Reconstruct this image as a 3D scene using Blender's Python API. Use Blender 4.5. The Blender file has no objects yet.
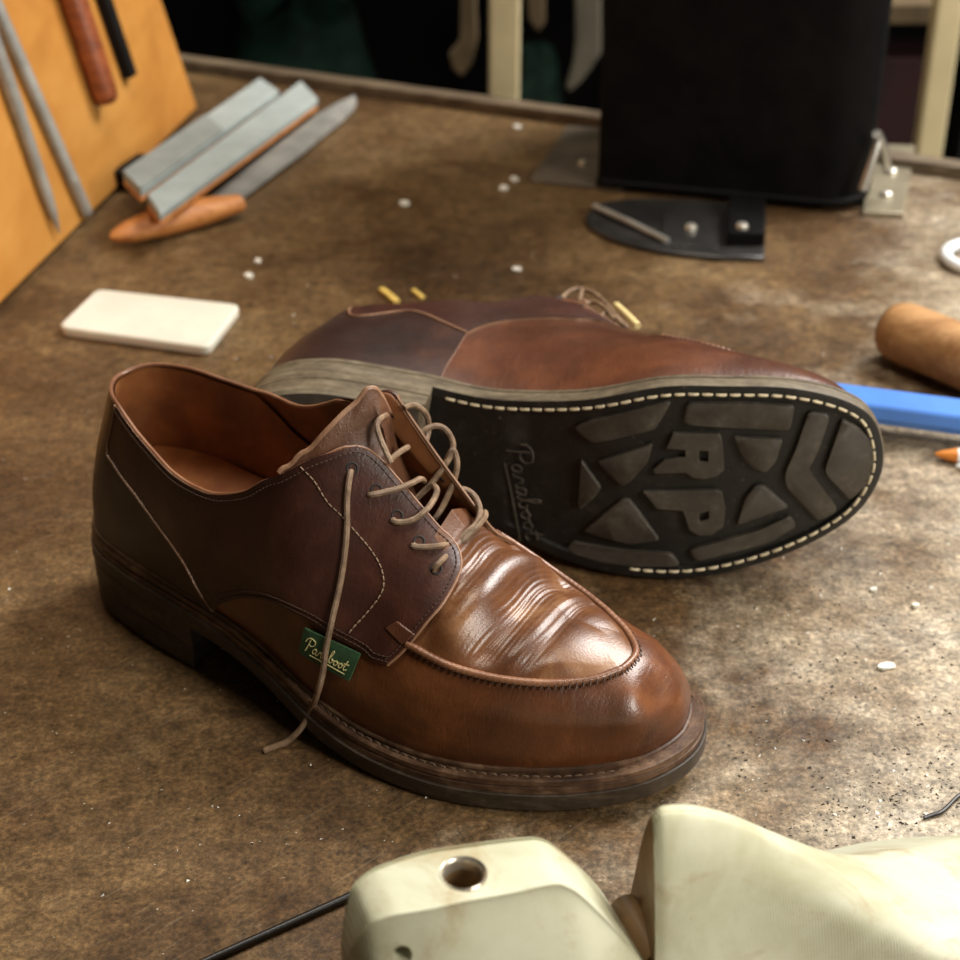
import bpy, bmesh, math, random
import numpy as np
from mathutils import Vector, Matrix
random.seed(7); rng = np.random.default_rng(11)
SC = bpy.context.scene
COL = SC.collection

# ------------------------------------------------------------------ camera (metres, table top is z = 0)
CAM_H, CAM_T, CAM_F = 0.4427, math.radians(30.44), 1653.2
def ray(px, py):
    c, s = math.cos(CAM_T), math.sin(CAM_T)
    v = np.array([0, c, -s])*CAM_F + np.array([1., 0, 0])*(px-480) + np.array([0, s, c])*(480-py)
    return np.array([0, 0, CAM_H]), v/np.linalg.norm(v)
def at(px, py, z=0.0):
    """point of the horizontal plane at height z that a picture position looks at"""
    o, v = ray(px, py)
    return o + v*(z-o[2])/v[2]
def at_y(px, py, y):
    o, v = ray(px, py)
    return o + v*(y-o[1])/v[1]
def project(P):
    P = np.asarray(P, float).reshape(-1, 3)
    c, s = math.cos(CAM_T), math.sin(CAM_T)
    d = P-np.array([0, 0, CAM_H])
    zc = d[:, 1]*c-d[:, 2]*s; yc = d[:, 1]*s+d[:, 2]*c
    return np.column_stack([480+CAM_F*d[:, 0]/zc, 480-CAM_F*yc/zc, zc])

# ------------------------------------------------------------------ object helpers
def tag(o, label=None, cat=None, group=None, kind=None):
    if label: o['label'] = label
    if cat: o['category'] = cat
    if group: o['group'] = group
    if kind: o['kind'] = kind
    return o
def empty(name, loc=(0, 0, 0), label=None, cat=None, group=None):
    o = bpy.data.objects.new(name, None); COL.objects.link(o); o.location = loc
    o.empty_display_size = .02
    return tag(o, label, cat, group)
def smooth(me, angle=None):
    for p in me.polygons: p.use_smooth = True
    if angle is not None:
        me.set_sharp_from_angle(angle=math.radians(angle))
class MB:
    """collects vertices and faces, then links ONE mesh object"""
    def __init__(s): s.v = []; s.f = []; s.m = []
    def add(s, V, F, mi=0):
        n = len(s.v); s.v.extend([tuple(map(float, p)) for p in V])
        s.f.extend([tuple(i+n for i in f) for f in F]); s.m.extend([mi]*len(F)); return s
    def grid(s, P, closed_u=False, closed_v=False, mi=0, flip=False):
        nu, nv = P.shape[:2]; F = []
        for i in range(nu if closed_u else nu-1):
            for j in range(nv if closed_v else nv-1):
                a, b = i*nv+j, ((i+1) % nu)*nv+j
                c, d = ((i+1) % nu)*nv+(j+1) % nv, i*nv+(j+1) % nv
                F.append((a, d, c, b) if flip else (a, b, c, d))
        return s.add(P.reshape(-1, 3), F, mi)
    def tube(s, pts, r, n=8, closed=False, caps=True, mi=0, flat=1.0):
        P = np.asarray(pts, float); N = len(P)
        T = np.gradient(P, axis=0) if not closed else (np.roll(P, -1, 0)-np.roll(P, 1, 0))
        T /= np.linalg.norm(T, axis=1)[:, None]+1e-12
        up = np.array([0, 0, 1.]) if abs(T[0] @ np.array([0, 0, 1.])) < .9 else np.array([1., 0, 0])
        nrm = up-T[0]*(up @ T[0]); nrm /= np.linalg.norm(nrm)
        rr = np.broadcast_to(np.asarray(r, float), (N,))
        rings = []
        for i in range(N):
            nrm = nrm-T[i]*(nrm @ T[i]); nrm /= np.linalg.norm(nrm)+1e-12
            b = np.cross(T[i], nrm)
            a = np.linspace(0, 2*math.pi, n, endpoint=False)[:, None]
            rings.append(P[i]+rr[i]*(np.cos(a)*nrm*flat+np.sin(a)*b))
        G = np.array(rings)
        base = len(s.v)
        s.grid(G, closed_u=closed, closed_v=True, mi=mi)
        if caps and not closed:
            s.f.append(tuple(base+j for j in range(n))); s.m.append(mi)
            s.f.append(tuple(base+(N-1)*n+j for j in reversed(range(n)))); s.m.append(mi)
        return s
    def box(s, c, half, rot=None, mi=0):
        V = np.array([[x, y, z] for x in (-1, 1) for y in (-1, 1) for z in (-1, 1)], float)*np.asarray(half)
        if rot is not None: V = V @ np.asarray(rot).T
        return s.add(V+np.asarray(c), [(0, 1, 3, 2), (4, 6, 7, 5), (0, 4, 5, 1), (2, 3, 7, 6), (0, 2, 6, 4), (1, 5, 7, 3)], mi)
    def prism(s, poly, z0, z1, f=None, mi=0):
        """poly: list of (x,y) counter-clockwise; z0,z1 numbers or functions of (x,y); f maps a point"""
        g0 = z0 if callable(z0) else (lambda x, y: z0)
        g1 = z1 if callable(z1) else (lambda x, y: z1)
        n = len(poly)
        V = [(x, y, g0(x, y)) for x, y in poly]+[(x, y, g1(x, y)) for x, y in poly]
        if f: V = [f(p) for p in V]
        F = [tuple(range(n-1, -1, -1)), tuple(range(n, 2*n))]+[(i, (i+1) % n, (i+1) % n+n, i+n) for i in range(n)]
        return s.add(V, F, mi)
    def build(s, name, mat, parent=None, bevel=0, seg=2, sub=0, sharp=40, fix=True, solid=0):
        me = bpy.data.meshes.new(name); me.from_pydata(s.v, [], s.f)
        mats = mat if isinstance(mat, (list, tuple)) else [mat]
        for m in mats: me.materials.append(m)
        for p, k in zip(me.polygons, s.m): p.material_index = k
        if fix:
            bm = bmesh.new(); bm.from_mesh(me); bmesh.ops.recalc_face_normals(bm, faces=bm.faces); bm.to_mesh(me); bm.free()
        smooth(me, sharp)
        o = bpy.data.objects.new(name, me); COL.objects.link(o)
        if parent: o.parent = parent
        if solid:
            md = o.modifiers.new('solid', 'SOLIDIFY'); md.thickness = solid; md.offset = -1
        if bevel:
            md = o.modifiers.new('bevel', 'BEVEL'); md.width = bevel; md.segments = seg; md.limit_method = 'ANGLE'; md.angle_limit = math.radians(35)
            md.harden_normals = False
        if sub:
            md = o.modifiers.new('sub', 'SUBSURF'); md.levels = sub; md.render_levels = sub
        return o
def catmull(P, n=10, closed=False):
    P = np.asarray(P, float); N = len(P); out = []
    for i in range(N if closed else N-1):
        if closed: p0, p1, p2, p3 = P[i-1], P[i], P[(i+1) % N], P[(i+2) % N]
        else: p0, p1, p2, p3 = P[max(i-1, 0)], P[i], P[i+1], P[min(i+2, N-1)]
        t = np.linspace(0, 1, n, endpoint=False)[:, None]
        out.append(.5*((2*p1)+(-p0+p2)*t+(2*p0-5*p1+4*p2-p3)*t*t+(-p0+3*p1-3*p2+p3)*t**3))
    if not closed: out.append(P[-1:])
    return np.vstack(out)
def resample(P, n, closed=False):
    P = np.asarray(P, float)
    Q = np.vstack([P, P[:1]]) if closed else P
    s = np.concatenate([[0], np.cumsum(np.linalg.norm(np.diff(Q, axis=0), axis=1))])
    t = np.linspace(0, s[-1], n+1)[:-1] if closed else np.linspace(0, s[-1], n)
    return np.column_stack([np.interp(t, s, Q[:, k]) for k in range(P.shape[1])])
def pchip(xs, ys):
    xs = np.asarray(xs, float); ys = np.asarray(ys, float)
    h = np.diff(xs); d = np.diff(ys, axis=0)/h.reshape((-1,)+(1,)*(ys.ndim-1))
    m = np.zeros_like(ys)
    for i in range(1, len(xs)-1):
        a, b = d[i-1], d[i]
        w1, w2 = 2*h[i]+h[i-1], h[i]+2*h[i-1]
        with np.errstate(divide='ignore', invalid='ignore'):
            v = np.where(a*b > 0, (w1+w2)/(w1/np.where(a == 0, 1, a)+w2/np.where(b == 0, 1, b)), 0)
        m[i] = v
    m[0], m[-1] = d[0], d[-1]
    def f(q):
        q = np.clip(np.asarray(q, float), xs[0], xs[-1])
        i = np.clip(np.searchsorted(xs, q, side='right')-1, 0, len(xs)-2)
        sh = (-1,)+(1,)*(ys.ndim-1)
        qq = q.reshape(-1); ii = i.reshape(-1)
        t = ((qq-xs[ii])/h[ii]).reshape(sh); hh = h[ii].reshape(sh)
        r = (2*t**3-3*t**2+1)*ys[ii]+(t**3-2*t**2+t)*hh*m[ii]+(-2*t**3+3*t**2)*ys[ii+1]+(t**3-t**2)*hh*m[ii+1]
        return r.reshape(q.shape+ys.shape[1:])
    return f
def sstep(a, b, x):
    t = np.clip((np.asarray(x, float)-a)/(b-a), 0, 1); return t*t*(3-2*t)

# ------------------------------------------------------------------ material helpers
class NT:
    def __init__(s, name):
        s.m = bpy.data.materials.new(name); s.m.use_nodes = True; s.t = s.m.node_tree; s.n = s.t.nodes; s.l = s.t.links
        s.p = s.n['Principled BSDF']
        s.co = s.n.new('ShaderNodeTexCoord').outputs['Object']
    def mapping(s, scale=(1, 1, 1), rot=(0, 0, 0), loc=(0, 0, 0), src=None):
        m = s.n.new('ShaderNodeMapping'); m.inputs['Scale'].default_value = scale; m.inputs['Rotation'].default_value = rot; m.inputs['Location'].default_value = loc
        s.l.new(src or s.co, m.inputs['Vector']); return m.outputs[0]
    def noise(s, scale, detail=4, rough=.6, dist=0, src=None, out='Fac'):
        k = s.n.new('ShaderNodeTexNoise'); k.inputs['Scale'].default_value = scale; k.inputs['Detail'].default_value = detail
        k.inputs['Roughness'].default_value = rough; k.inputs['Distortion'].default_value = dist
        s.l.new(src or s.co, k.inputs['Vector']); return k.outputs[out]
    def voro(s, scale, feature='F1', src=None, out='Distance', rnd=1):
        k = s.n.new('ShaderNodeTexVoronoi'); k.feature = feature; k.inputs['Scale'].default_value = scale; k.inputs['Randomness'].default_value = rnd
        s.l.new(src or s.co, k.inputs['Vector']); return k.outputs[out]
    def wave(s, scale, dist=2, detail=2, dscale=1, src=None, dire='X'):
        k = s.n.new('ShaderNodeTexWave'); k.bands_direction = dire; k.inputs['Scale'].default_value = scale; k.inputs['Distortion'].default_value = dist
        k.inputs['Detail'].default_value = detail; k.inputs['Detail Scale'].default_value = dscale
        s.l.new(src or s.co, k.inputs['Vector']); return k.outputs['Fac']
    def ramp(s, fac, stops, interp='LINEAR'):
        r = s.n.new('ShaderNodeValToRGB'); r.color_ramp.interpolation = interp; e = r.color_ramp.elements
        while len(e) < len(stops): e.new(.5)
        for k, (pos, c) in zip(e, stops):
            k.position = pos; k.color = (c, c, c, 1) if np.isscalar(c) else tuple(c)+(1,)
        s.l.new(fac, r.inputs[0]); return r.outputs[0]
    def mix(s, fac, a, b, mode='MIX'):
        k = s.n.new('ShaderNodeMix'); k.data_type = 'RGBA'; k.blend_type = mode
        for sock, v in ((k.inputs[0], fac), (k.inputs[6], a), (k.inputs[7], b)):
            if isinstance(v, bpy.types.NodeSocket): s.l.new(v, sock)
            elif np.isscalar(v): sock.default_value = v if sock.type == 'VALUE' else (v, v, v, 1)
            else: sock.default_value = tuple(v)+(1,)
        return k.outputs[2]
    def math(s, op, a, b=0.0, clamp=False):
        k = s.n.new('ShaderNodeMath'); k.operation = op; k.use_clamp = clamp
        for sock, v in ((k.inputs[0], a), (k.inputs[1], b)):
            if isinstance(v, bpy.types.NodeSocket): s.l.new(v, sock)
            else: sock.default_value = v
        return k.outputs[0]
    def xyz(s, src=None):
        k = s.n.new('ShaderNodeSeparateXYZ'); s.l.new(src or s.co, k.inputs[0]); return k.outputs
    def bump(s, h, strength=.3, dist=.001, prev=None):
        k = s.n.new('ShaderNodeBump'); k.inputs['Strength'].default_value = strength; k.inputs['Distance'].default_value = dist
        s.l.new(h, k.inputs['Height'])
        if prev: s.l.new(prev, k.inputs['Normal'])
        return k.outputs[0]
    def set(s, **kw):
        names = dict(color='Base Color', rough='Roughness', metal='Metallic', spec='Specular IOR Level', coat='Coat Weight', coatr='Coat Roughness', normal='Normal', sheen='Sheen Weight', sss='Subsurface Weight', emis='Emission Color', emiss='Emission Strength', trans='Transmission Weight')
        for k, v in kw.items():
            sock = s.p.inputs[names[k]]
            if isinstance(v, bpy.types.NodeSocket): s.l.new(v, sock)
            elif np.isscalar(v): sock.default_value = v
            else: sock.default_value = tuple(v)+(1,) if len(v) == 3 else v
        return s
def lin(r, g, b):
    f = lambda c: (c/255/12.92 if c/255 <= .04045 else ((c/255+.055)/1.055)**2.4)
    return (f(r), f(g), f(b))
# ================================================================== SHOE FORM (right shoe: x heel to toe, lateral side -y, z up)
SL = .305
ST = np.array([0, .012, .04, .08, .12, .16, .20, .23, .26, .285, .299, .305])
W_LAT = np.array([.0207, .0322, .0400, .0452, .0560, .0592, .0554, .0446, .0300, .0155])
W_MED = np.array([.0225, .0296, .0262, .0230, .0290, .0410, .0436, .0436, .0374, .0262])
YT = .0046
SOLE_T = .0149
f_zb = pchip([0, .06, .085, .13, .19, .22, .26, .285, .305], np.array([.0245, .0245, .0235, .0145, .001, 0, .002, .005, .009]))
def sole_outline(n=12):
    lat = np.column_stack([ST[1:-1], -W_LAT]); med = np.column_stack([ST[1:-1], W_MED])
    P = np.vstack([[ST[-1], YT], lat[::-1], [0, 0.0], med])
    return resample(catmull(P, n, closed=True), 480, closed=True)      # toe -> lateral -> heel -> medial
OUT = sole_outline()
def inset(C, d):
    T = np.roll(C, -1, 0)-np.roll(C, 1, 0); T /= np.linalg.norm(T, axis=1)[:, None]
    N = np.column_stack([T[:, 1], -T[:, 0]])
    if ((C+N*1e-3-C.mean(0))**2).sum() > ((C-C.mean(0))**2).sum(): N = -N
    return C+N*np.asarray(d).reshape(-1, 1)
welt_w = pchip([0, .03, .09, .14, .2, .27, .305], np.array([.0035, .0035, .0035, .005, .0065, .0075, .0080]))(OUT[:, 0])
FEA = inset(OUT, welt_w)
# smooth the feather line a little
for _ in range(6): FEA = (np.roll(FEA, 1, 0)+2*FEA+np.roll(FEA, -1, 0))/4
i_toe, i_heel = FEA[:, 0].argmax(), FEA[:, 0].argmin()
FEA = np.roll(FEA, -i_toe, 0); i_heel = (i_heel-i_toe) % len(FEA)
F_LAT = resample(FEA[:i_heel+1], 300); F_MED = resample(np.vstack([FEA[i_heel:], FEA[:1]])[::-1], 300)
q_x = pchip([0, .03, .06, .1, .15, .2, .24, .27, .29, .300], np.array([.055, .063, .078, .105, .15, .197, .228, .246, .254, .257]))
q_y = pchip([.055, .12, .16, .2, .257], np.array([-.005, -.003, .0005, .0, .003]))
q_h = pchip([.055, .08, .105, .13, .15, .165, .185, .2, .215, .228, .246, .257], np.array([.21, .20, .18, .155, .139, .125, .104, .0885, .0765, .0690, .0615, .0575]))
PX = np.array([0, .05, .10, .135, .18, .22, .26, .288])
PA_LAT = np.array([
    [0, .03, .15, .34, .48, .72, 1], [0, .0, .05, .22, .40, .70, 1], [0, -.07, -.05, .06, .22, .55, 1], [0, -.06, -.04, .08, .26, .60, 1],
    [0, -.03, .04, .26, .52, .78, 1], [0, -.05, -.02, .14, .40, .70, 1], [0, -.05, -.03, .11, .36, .68, 1], [0, -.04, -.02, .12, .36, .68, 1]])
PA_MED = np.array([
    [0, .03, .15, .34, .48, .72, 1], [0, .0, .05, .22, .40, .70, 1], [0, -.08, -.07, .02, .18, .52, 1], [0, -.08, -.08, .02, .20, .56, 1],
    [0, -.05, -.02, .14, .40, .70, 1], [0, -.05, -.02, .12, .38, .70, 1], [0, -.02, .05, .24, .50, .78, 1], [0, -.01, .07, .27, .54, .80, 1]])
PB = np.array([
    [0, .10, .24, .40, .55, .83, 1], [0, .10, .22, .38, .55, .83, 1], [0, .10, .22, .38, .56, .84, 1], [0, .12, .28, .47, .66, .89, 1],
    [0, .15, .33, .56, .76, .92, 1], [0, .20, .43, .68, .87, .97, 1], [0, .24, .49, .73, .89, .97, 1], [0, .24, .49, .72, .88, .965, 1]])
fa_lat, fa_med, fb_all = pchip(PX, PA_LAT), pchip(PX, PA_MED), pchip(PX, PB)
RV = np.linspace(0, 1, 7)
def _rows(tab, v):
    """interpolate along the last axis of tab (N,7) at v (N,) with pchip slopes"""
    n = len(v); d = np.diff(tab, axis=1)*6
    m = np.zeros_like(tab); a, b = d[:, :-1], d[:, 1:]
    m[:, 1:-1] = np.where(a*b > 0, 2*a*b/np.where(a+b == 0, 1, a+b), 0); m[:, 0] = d[:, 0]; m[:, -1] = d[:, -1]
    v = np.clip(v, 0, 1); i = np.clip((v*6).astype(int), 0, 5); t = v*6-i; k = np.arange(n); h = 1/6
    return (2*t**3-3*t**2+1)*tab[k, i]+(t**3-2*t**2+t)*h*m[k, i]+(-2*t**3+3*t**2)*tab[k, i+1]+(t**3-t**2)*h*m[k, i+1]
def S(u, v):
    u, v = np.broadcast_arrays(np.asarray(u, float), np.asarray(v, float)); sh = u.shape
    u = u.ravel() % 1.0; v = v.ravel()
    lat = u <= .5
    s = np.where(lat, u*2, (1-u)*2)*299
    i = np.clip(s.astype(int), 0, 298); t = (s-i)[:, None]
    F = np.where(lat[:, None], F_LAT[i]*(1-t)+F_LAT[i+1]*t, F_MED[i]*(1-t)+F_MED[i+1]*t)
    x = F[:, 0]; zf = f_zb(x)+SOLE_T-.001
    qx = q_x(x); Q = np.column_stack([qx, q_y(qx)]); H = q_h(qx)
    wl = np.clip((F[:, 1]-q_y(qx))/.02*-.5+.5, 0, 1)
    wl = np.where(x > .27, wl, np.where(x < .02, wl, lat*1.0))[:, None]
    A = fa_lat(x)*wl+fa_med(x)*(1-wl); B = fb_all(x)
    a, b = _rows(A, v), _rows(B, v)
    P = F+(Q-F)*a[:, None]
    z = zf+(H-zf)*b
    return np.column_stack([P, z]).reshape(sh+(3,))
def SN(u, v):
    e = 2e-3
    u, v = np.broadcast_arrays(np.asarray(u, float), np.asarray(v, float))
    du = S(u+e, v)-S(u-e, v); dv = S(u, np.minimum(v+e, 1))-S(u, np.maximum(v-e, 0))
    n = np.cross(dv, du); n /= np.linalg.norm(n, axis=-1)[..., None]+1e-12
    return n
def SO(u, v, off):
    return S(u, v)+SN(u, v)*np.asarray(off)[..., None] if not np.isscalar(off) else S(u, v)+SN(u, v)*off
# make the normals point outward
if SN(np.array([.25]), np.array([.2]))[0, 1] > 0:
    _SN0 = SN
    def SN(u, v): return -_SN0(u, v)

# poses
def rotm(rx, ry, rz): return np.array((Matrix.Rotation(rz, 3, 'Z') @ Matrix.Rotation(ry, 3, 'Y') @ Matrix.Rotation(rx, 3, 'X')))
R_F, T_F = rotm(0, 0, -.5354), np.array([-.178, .6632, .0006])
R_B, T_B = rotm(-1.633, .0073, -.1166), np.array([-.1187, .6836, .0623])
def to_w(P, back=False):
    P = np.asarray(P, float)
    return (P*np.array([1, -1, 1])) @ R_B.T+T_B if back else P @ R_F.T+T_F
def to_local(P, back=False):
    P = np.asarray(P, float)
    return ((P-T_B) @ R_B)*np.array([1, -1, 1]) if back else (P-T_F) @ R_F
def lray(px, py, back=False):
    o, v = ray(px, py)
    Rm, T = (R_B, T_B) if back else (R_F, T_F)
    o, v = (o-T) @ Rm, v @ Rm
    if back: o, v = o*[1, -1, 1], v*[1, -1, 1]
    return o, v
def lplane(px, py, axis, val, back=False):
    o, v = lray(px, py, back); return o+v*(val-o[axis])/v[axis]
# picture position -> surface parameters of the form
_G = {}
def _grid(side):
    if side not in _G:
        u = np.linspace(.0, .5, 500) if side == 'lat' else np.linspace(.5, 1, 500)
        v = np.linspace(0, 1, 160)
        U, V = np.meshgrid(u, v, indexing='ij'); _G[side] = (U.ravel(), V.ravel(), S(U, V).reshape(-1, 3))
    return _G[side]
def pick(px, py, side='lat', back=False, near=True):
    U, V, P = _grid(side)
    uv = project(to_w(P, back))
    d = np.hypot(uv[:, 0]-px, uv[:, 1]-py)
    c = np.where(d < max(3.0, d.min()+.5))[0]
    dep = uv[c, 2]
    ref = dep.min() if near else dep.max()
    c = c[np.abs(dep-ref) < .012]
    i = c[d[c].argmin()]; u, v = U[i], V[i]
    lo, hi = (0, .5) if side == 'lat' else (.5, 1)
    for _ in range(6):
        e = 1e-4
        q = project(to_w(S(np.array([u, u+e, u]), np.array([v, v, v+e])), back))
        J = np.column_stack([(q[1]-q[0])[:2]/e, (q[2]-q[0])[:2]/e]); r = np.array([px, py])-q[0, :2]
        st = np.linalg.lstsq(J, r, rcond=1e-3)[0]; st = np.clip(st, -.02, .02)
        u, v = np.clip(u+st[0], lo, hi), np.clip(v+st[1], 0, 1)
    q = project(to_w(S(np.array([u]), np.array([v])), back))[0]
    return u, v, math.hypot(q[0]-px, q[1]-py)
# ================================================================== MATERIALS OF THE SHOES
def leather(name, c_dark, c_mid, c_light, rough=.36, patina=(14, .45, .62), grain=.14, crease=0.0, coat=.12, crease_rot=0.3):
    k = NT(name)
    n1 = k.noise(patina[0], 5, .62, .4)
    n2 = k.noise(70, 4, .6)
    f = k.math('ADD', k.math('MULTIPLY', n1, .8), k.math('MULTIPLY', n2, .2))
    c = k.ramp(f, [(patina[1]-.12, c_dark), ((patina[1]+patina[2])/2, c_mid), (patina[2]+.08, c_light)])
    # fine scuffs
    sc = k.noise(1, 3, .7, .6, src=k.mapping((260, 900, 500)))
    c = k.mix(k.math('MULTIPLY', k.ramp(sc, [(.6, 0.), (.75, 1.)]), .12), c, tuple(min(1, x*1.8) for x in c_light))
    r = k.math('ADD', k.math('MULTIPLY', k.noise(45, 4), .22), rough-.11)
    g = k.voro(900); g2 = k.noise(1600, 2)
    nb = k.bump(k.math('ADD', g, k.math('MULTIPLY', g2, .6)), grain, .00035)
    w = k.noise(1, 4, .62, .8, src=k.mapping((420, 110, 130), rot=(0, 0, crease_rot)))
    nb = k.bump(w, .10+crease, .0010, nb)
    k.set(color=c, rough=r, normal=nb, coat=coat, coatr=.28, spec=.5)
    return k.m
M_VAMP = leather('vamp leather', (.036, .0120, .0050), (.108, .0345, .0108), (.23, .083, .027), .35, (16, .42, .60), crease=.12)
M_VAMP_SHADED = leather('shaded vamp leather', (.032, .0105, .0052), (.080, .0260, .0115), (.155, .052, .021), .36, (16, .42, .60), crease=.12)  # darker copy of the vamp leather, shade on the lying shoe put into colour
M_APRON = leather('apron leather', (.050, .016, .006), (.125, .046, .0155), (.28, .140, .060), .35, (30, .42, .60), crease=-.04)
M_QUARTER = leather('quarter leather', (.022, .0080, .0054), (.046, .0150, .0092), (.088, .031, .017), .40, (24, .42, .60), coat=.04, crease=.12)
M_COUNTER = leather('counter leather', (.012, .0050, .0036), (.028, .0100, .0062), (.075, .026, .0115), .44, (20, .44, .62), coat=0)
M_FACING = leather('facing leather', (.05, .018, .010), (.090, .032, .016), (.14, .055, .026), .36, (25, .42, .6), crease=.25, crease_rot=1.0)
M_TONGUE = leather('tongue leather', (.055, .022, .011), (.11, .046, .022), (.18, .08, .04), .45, (25, .42, .6), crease=.4)
M_EDGE = leather('cut leather edge', (.15, .072, .038), (.27, .14, .078), (.38, .22, .13), .5, (40, .4, .6))
M_PIPE = leather('collar binding', (.11, .045, .022), (.20, .085, .042), (.30, .15, .08), .36, (40, .4, .6))
def m_lining():
    k = NT('shoe lining leather')
    c = k.ramp(k.noise(20, 4), [(.35, (.10, .034, .011)), (.55, (.24, .088, .025)), (.7, (.34, .14, .045))])
    k.set(color=c, rough=.6, normal=k.bump(k.noise(300, 3), .25, .0006)); return k.m
M_LINING = m_lining()
def m_insole():
    k = NT('insole leather')
    c = k.ramp(k.noise(38, 5), [(.3, (.20, .062, .016)), (.55, (.36, .125, .034)), (.72, (.46, .19, .06))])
    k.set(color=c, rough=.6, normal=k.bump(k.noise(260, 4), .3, .0006)); return k.m
M_INSOLE = m_insole()
def m_sole_edge(name, a, b, c3, rough=.55):
    k = NT(name)
    n = k.math('ADD', k.math('MULTIPLY', k.noise(1, 5, .65, .3, src=k.mapping((40, 40, 160))), .7), k.math('MULTIPLY', k.noise(220, 3), .3))
    c = k.ramp(n, [(.36, a), (.5, b), (.66, c3)])
    k.set(color=c, rough=rough, normal=k.bump(k.noise(1, 4, .6, 0, src=k.mapping((160, 160, 700))), .35, .0008)); return k.m
M_WELT_F = m_sole_edge('worn brown welt', (.030, .014, .007), (.075, .036, .018), (.20, .115, .065))
M_EDGE_F = m_sole_edge('dark rubber sole edge', (.022, .014, .008), (.040, .027, .016), (.085, .06, .04))
M_WELT_B = m_sole_edge('lit dusty tan welt', (.052, .036, .018), (.105, .078, .043), (.18, .145, .09), .62)  # lighter copy of the sole edge: dust plus light falling on it, as colour
def m_rubber(name, a, b, c3, rough=.5):
    k = NT(name)
    n = k.noise(60, 6, .7); c = k.ramp(n, [(.35, a), (.55, b), (.72, c3)])
    sp = k.ramp(k.noise(420, 3, .7), [(.63, 0.), (.74, 1.)])
    c = k.mix(k.math('MULTIPLY', sp, .35), c, (.20, .17, .12))
    k.set(color=c, rough=k.math('ADD', k.math('MULTIPLY', k.noise(90, 4), .3), rough-.15), normal=k.bump(k.noise(500, 4), .25, .0006)); return k.m
M_RUB = m_rubber('black sole rubber', (.0055, .005, .0042), (.011, .0095, .0078), (.028, .024, .019))
M_LUG = m_rubber('worn grey brown lug rubber', (.038, .031, .0225), (.060, .050, .037), (.115, .097, .074), .58)
def m_plain(name, col, rough=.5, var=.25, scale=60, metal=0, bump=.1, **kw):
    k = NT(name)
    lo = tuple(x*(1-var) for x in col); hi = tuple(min(1, x*(1+var)) for x in col)
    k.set(color=k.ramp(k.noise(scale, 4), [(.35, lo), (.65, hi)]), rough=rough, metal=metal, **kw)
    if bump: k.set(normal=k.bump(k.noise(scale*6, 3), bump, .0006))
    return k.m
M_THREAD_W = m_plain('cream sole thread', (.72, .62, .42), .7, .2, 300)
M_THREAD_L = m_plain('light brown thread', (.26, .17, .11), .7, .2, 300)
M_THREAD_D = m_plain('dark brown thread', (.05, .022, .012), .6, .2, 300)
M_LACE = None
def m_lace():
    k = NT('waxed tan shoelace')
    c = k.ramp(k.noise(240, 4), [(.35, (.14, .083, .044)), (.55, (.235, .148, .085)), (.7, (.33, .225, .14))])
    k.set(color=c, rough=.55, normal=k.bump(k.wave(700, 1.5, 1, 1, dire='DIAGONAL'), .5, .0005)); return k.m
M_LACE = m_lace()
M_LACE_END = m_plain('pale yellow lace tip', (.70, .56, .26), .45, .1)
M_HOLE = m_plain('dark eyelet', (.010, .006, .004), .7, .2)
M_GREEN = m_plain('dark green woven label', (.025, .075, .030), .65, .25, 500, bump=.4)
M_GOLD = m_plain('gold lettering', (.62, .55, .26), .55, .1, 300)

# ================================================================== SHOE CURVES MEASURED ON THE FORM
kshear = pchip([0, .05, .12, .2, .235, .27, .3], np.array([.12, .14, .22, .2, .19, .22, .25]))
def lean(P):
    P = np.array(P, float)
    P[..., 1] += kshear(P[..., 0])*np.maximum(P[..., 2]-f_zb(P[..., 0])-SOLE_T, 0)
    return P
_to_w0 = to_w
def to_w(P, back=False): return _to_w0(lean(P) if back else P, back)
def picks(L, side='lat', back=False):
    return np.array([pick(x, y, side, back)[:2] for x, y in L])
un = lambda a: np.where(a > .5, a-1, a)          # medial u counted negative from the toe
P_COL_L = picks([(118, 402), (126, 415), (138, 433), (155, 455), (170, 473), (184, 483), (205, 494), (226, 495), (247, 491), (261, 485), (282, 476), (302, 466), (327, 453), (344, 448)])
P_COL_M = picks([(120, 377), (132, 369), (149, 366), (174, 365), (195, 370), (226, 381), (247, 391), (271, 400), (302, 406), (327, 406), (348, 401)], 'med')
P_FAC = picks([(344, 448), (357, 447), (369, 451), (382, 462), (396, 478), (417, 503), (438, 528), (448, 537), (457, 550), (460, 566), (455, 583), (442, 606), (427, 624), (413, 642), (402, 654), (389, 665)])
P_VLN = picks([(389, 665), (373, 660), (363, 651), (334, 635), (309, 619), (282, 605), (261, 598), (240, 597), (226, 601), (215, 609)])
P_CSM = picks([(215, 609), (192, 572), (178, 549), (159, 523), (138, 494), (117, 465), (110, 448)])
P_APR_L = picks([(405, 643), (415, 648), (431, 657), (452, 667), (473, 674), (504, 680), (535, 684), (567, 685), (598, 680), (616, 670), (629, 657)])
P_APR_M = picks([(633, 645), (626, 634), (613, 620), (598, 606), (581, 590), (562, 575), (540, 560), (525, 550), (515, 544)], 'med')
P_JM = picks([(466, 335)], 'med', True)[0]
P_CSM_M = picks([(440, 374), (450, 360), (466, 335)], 'med', True)
P_VLN_M = picks([(466, 335), (482, 328), (503, 323), (524, 321), (545, 320), (575, 321), (605, 325)], 'med', True)
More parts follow.
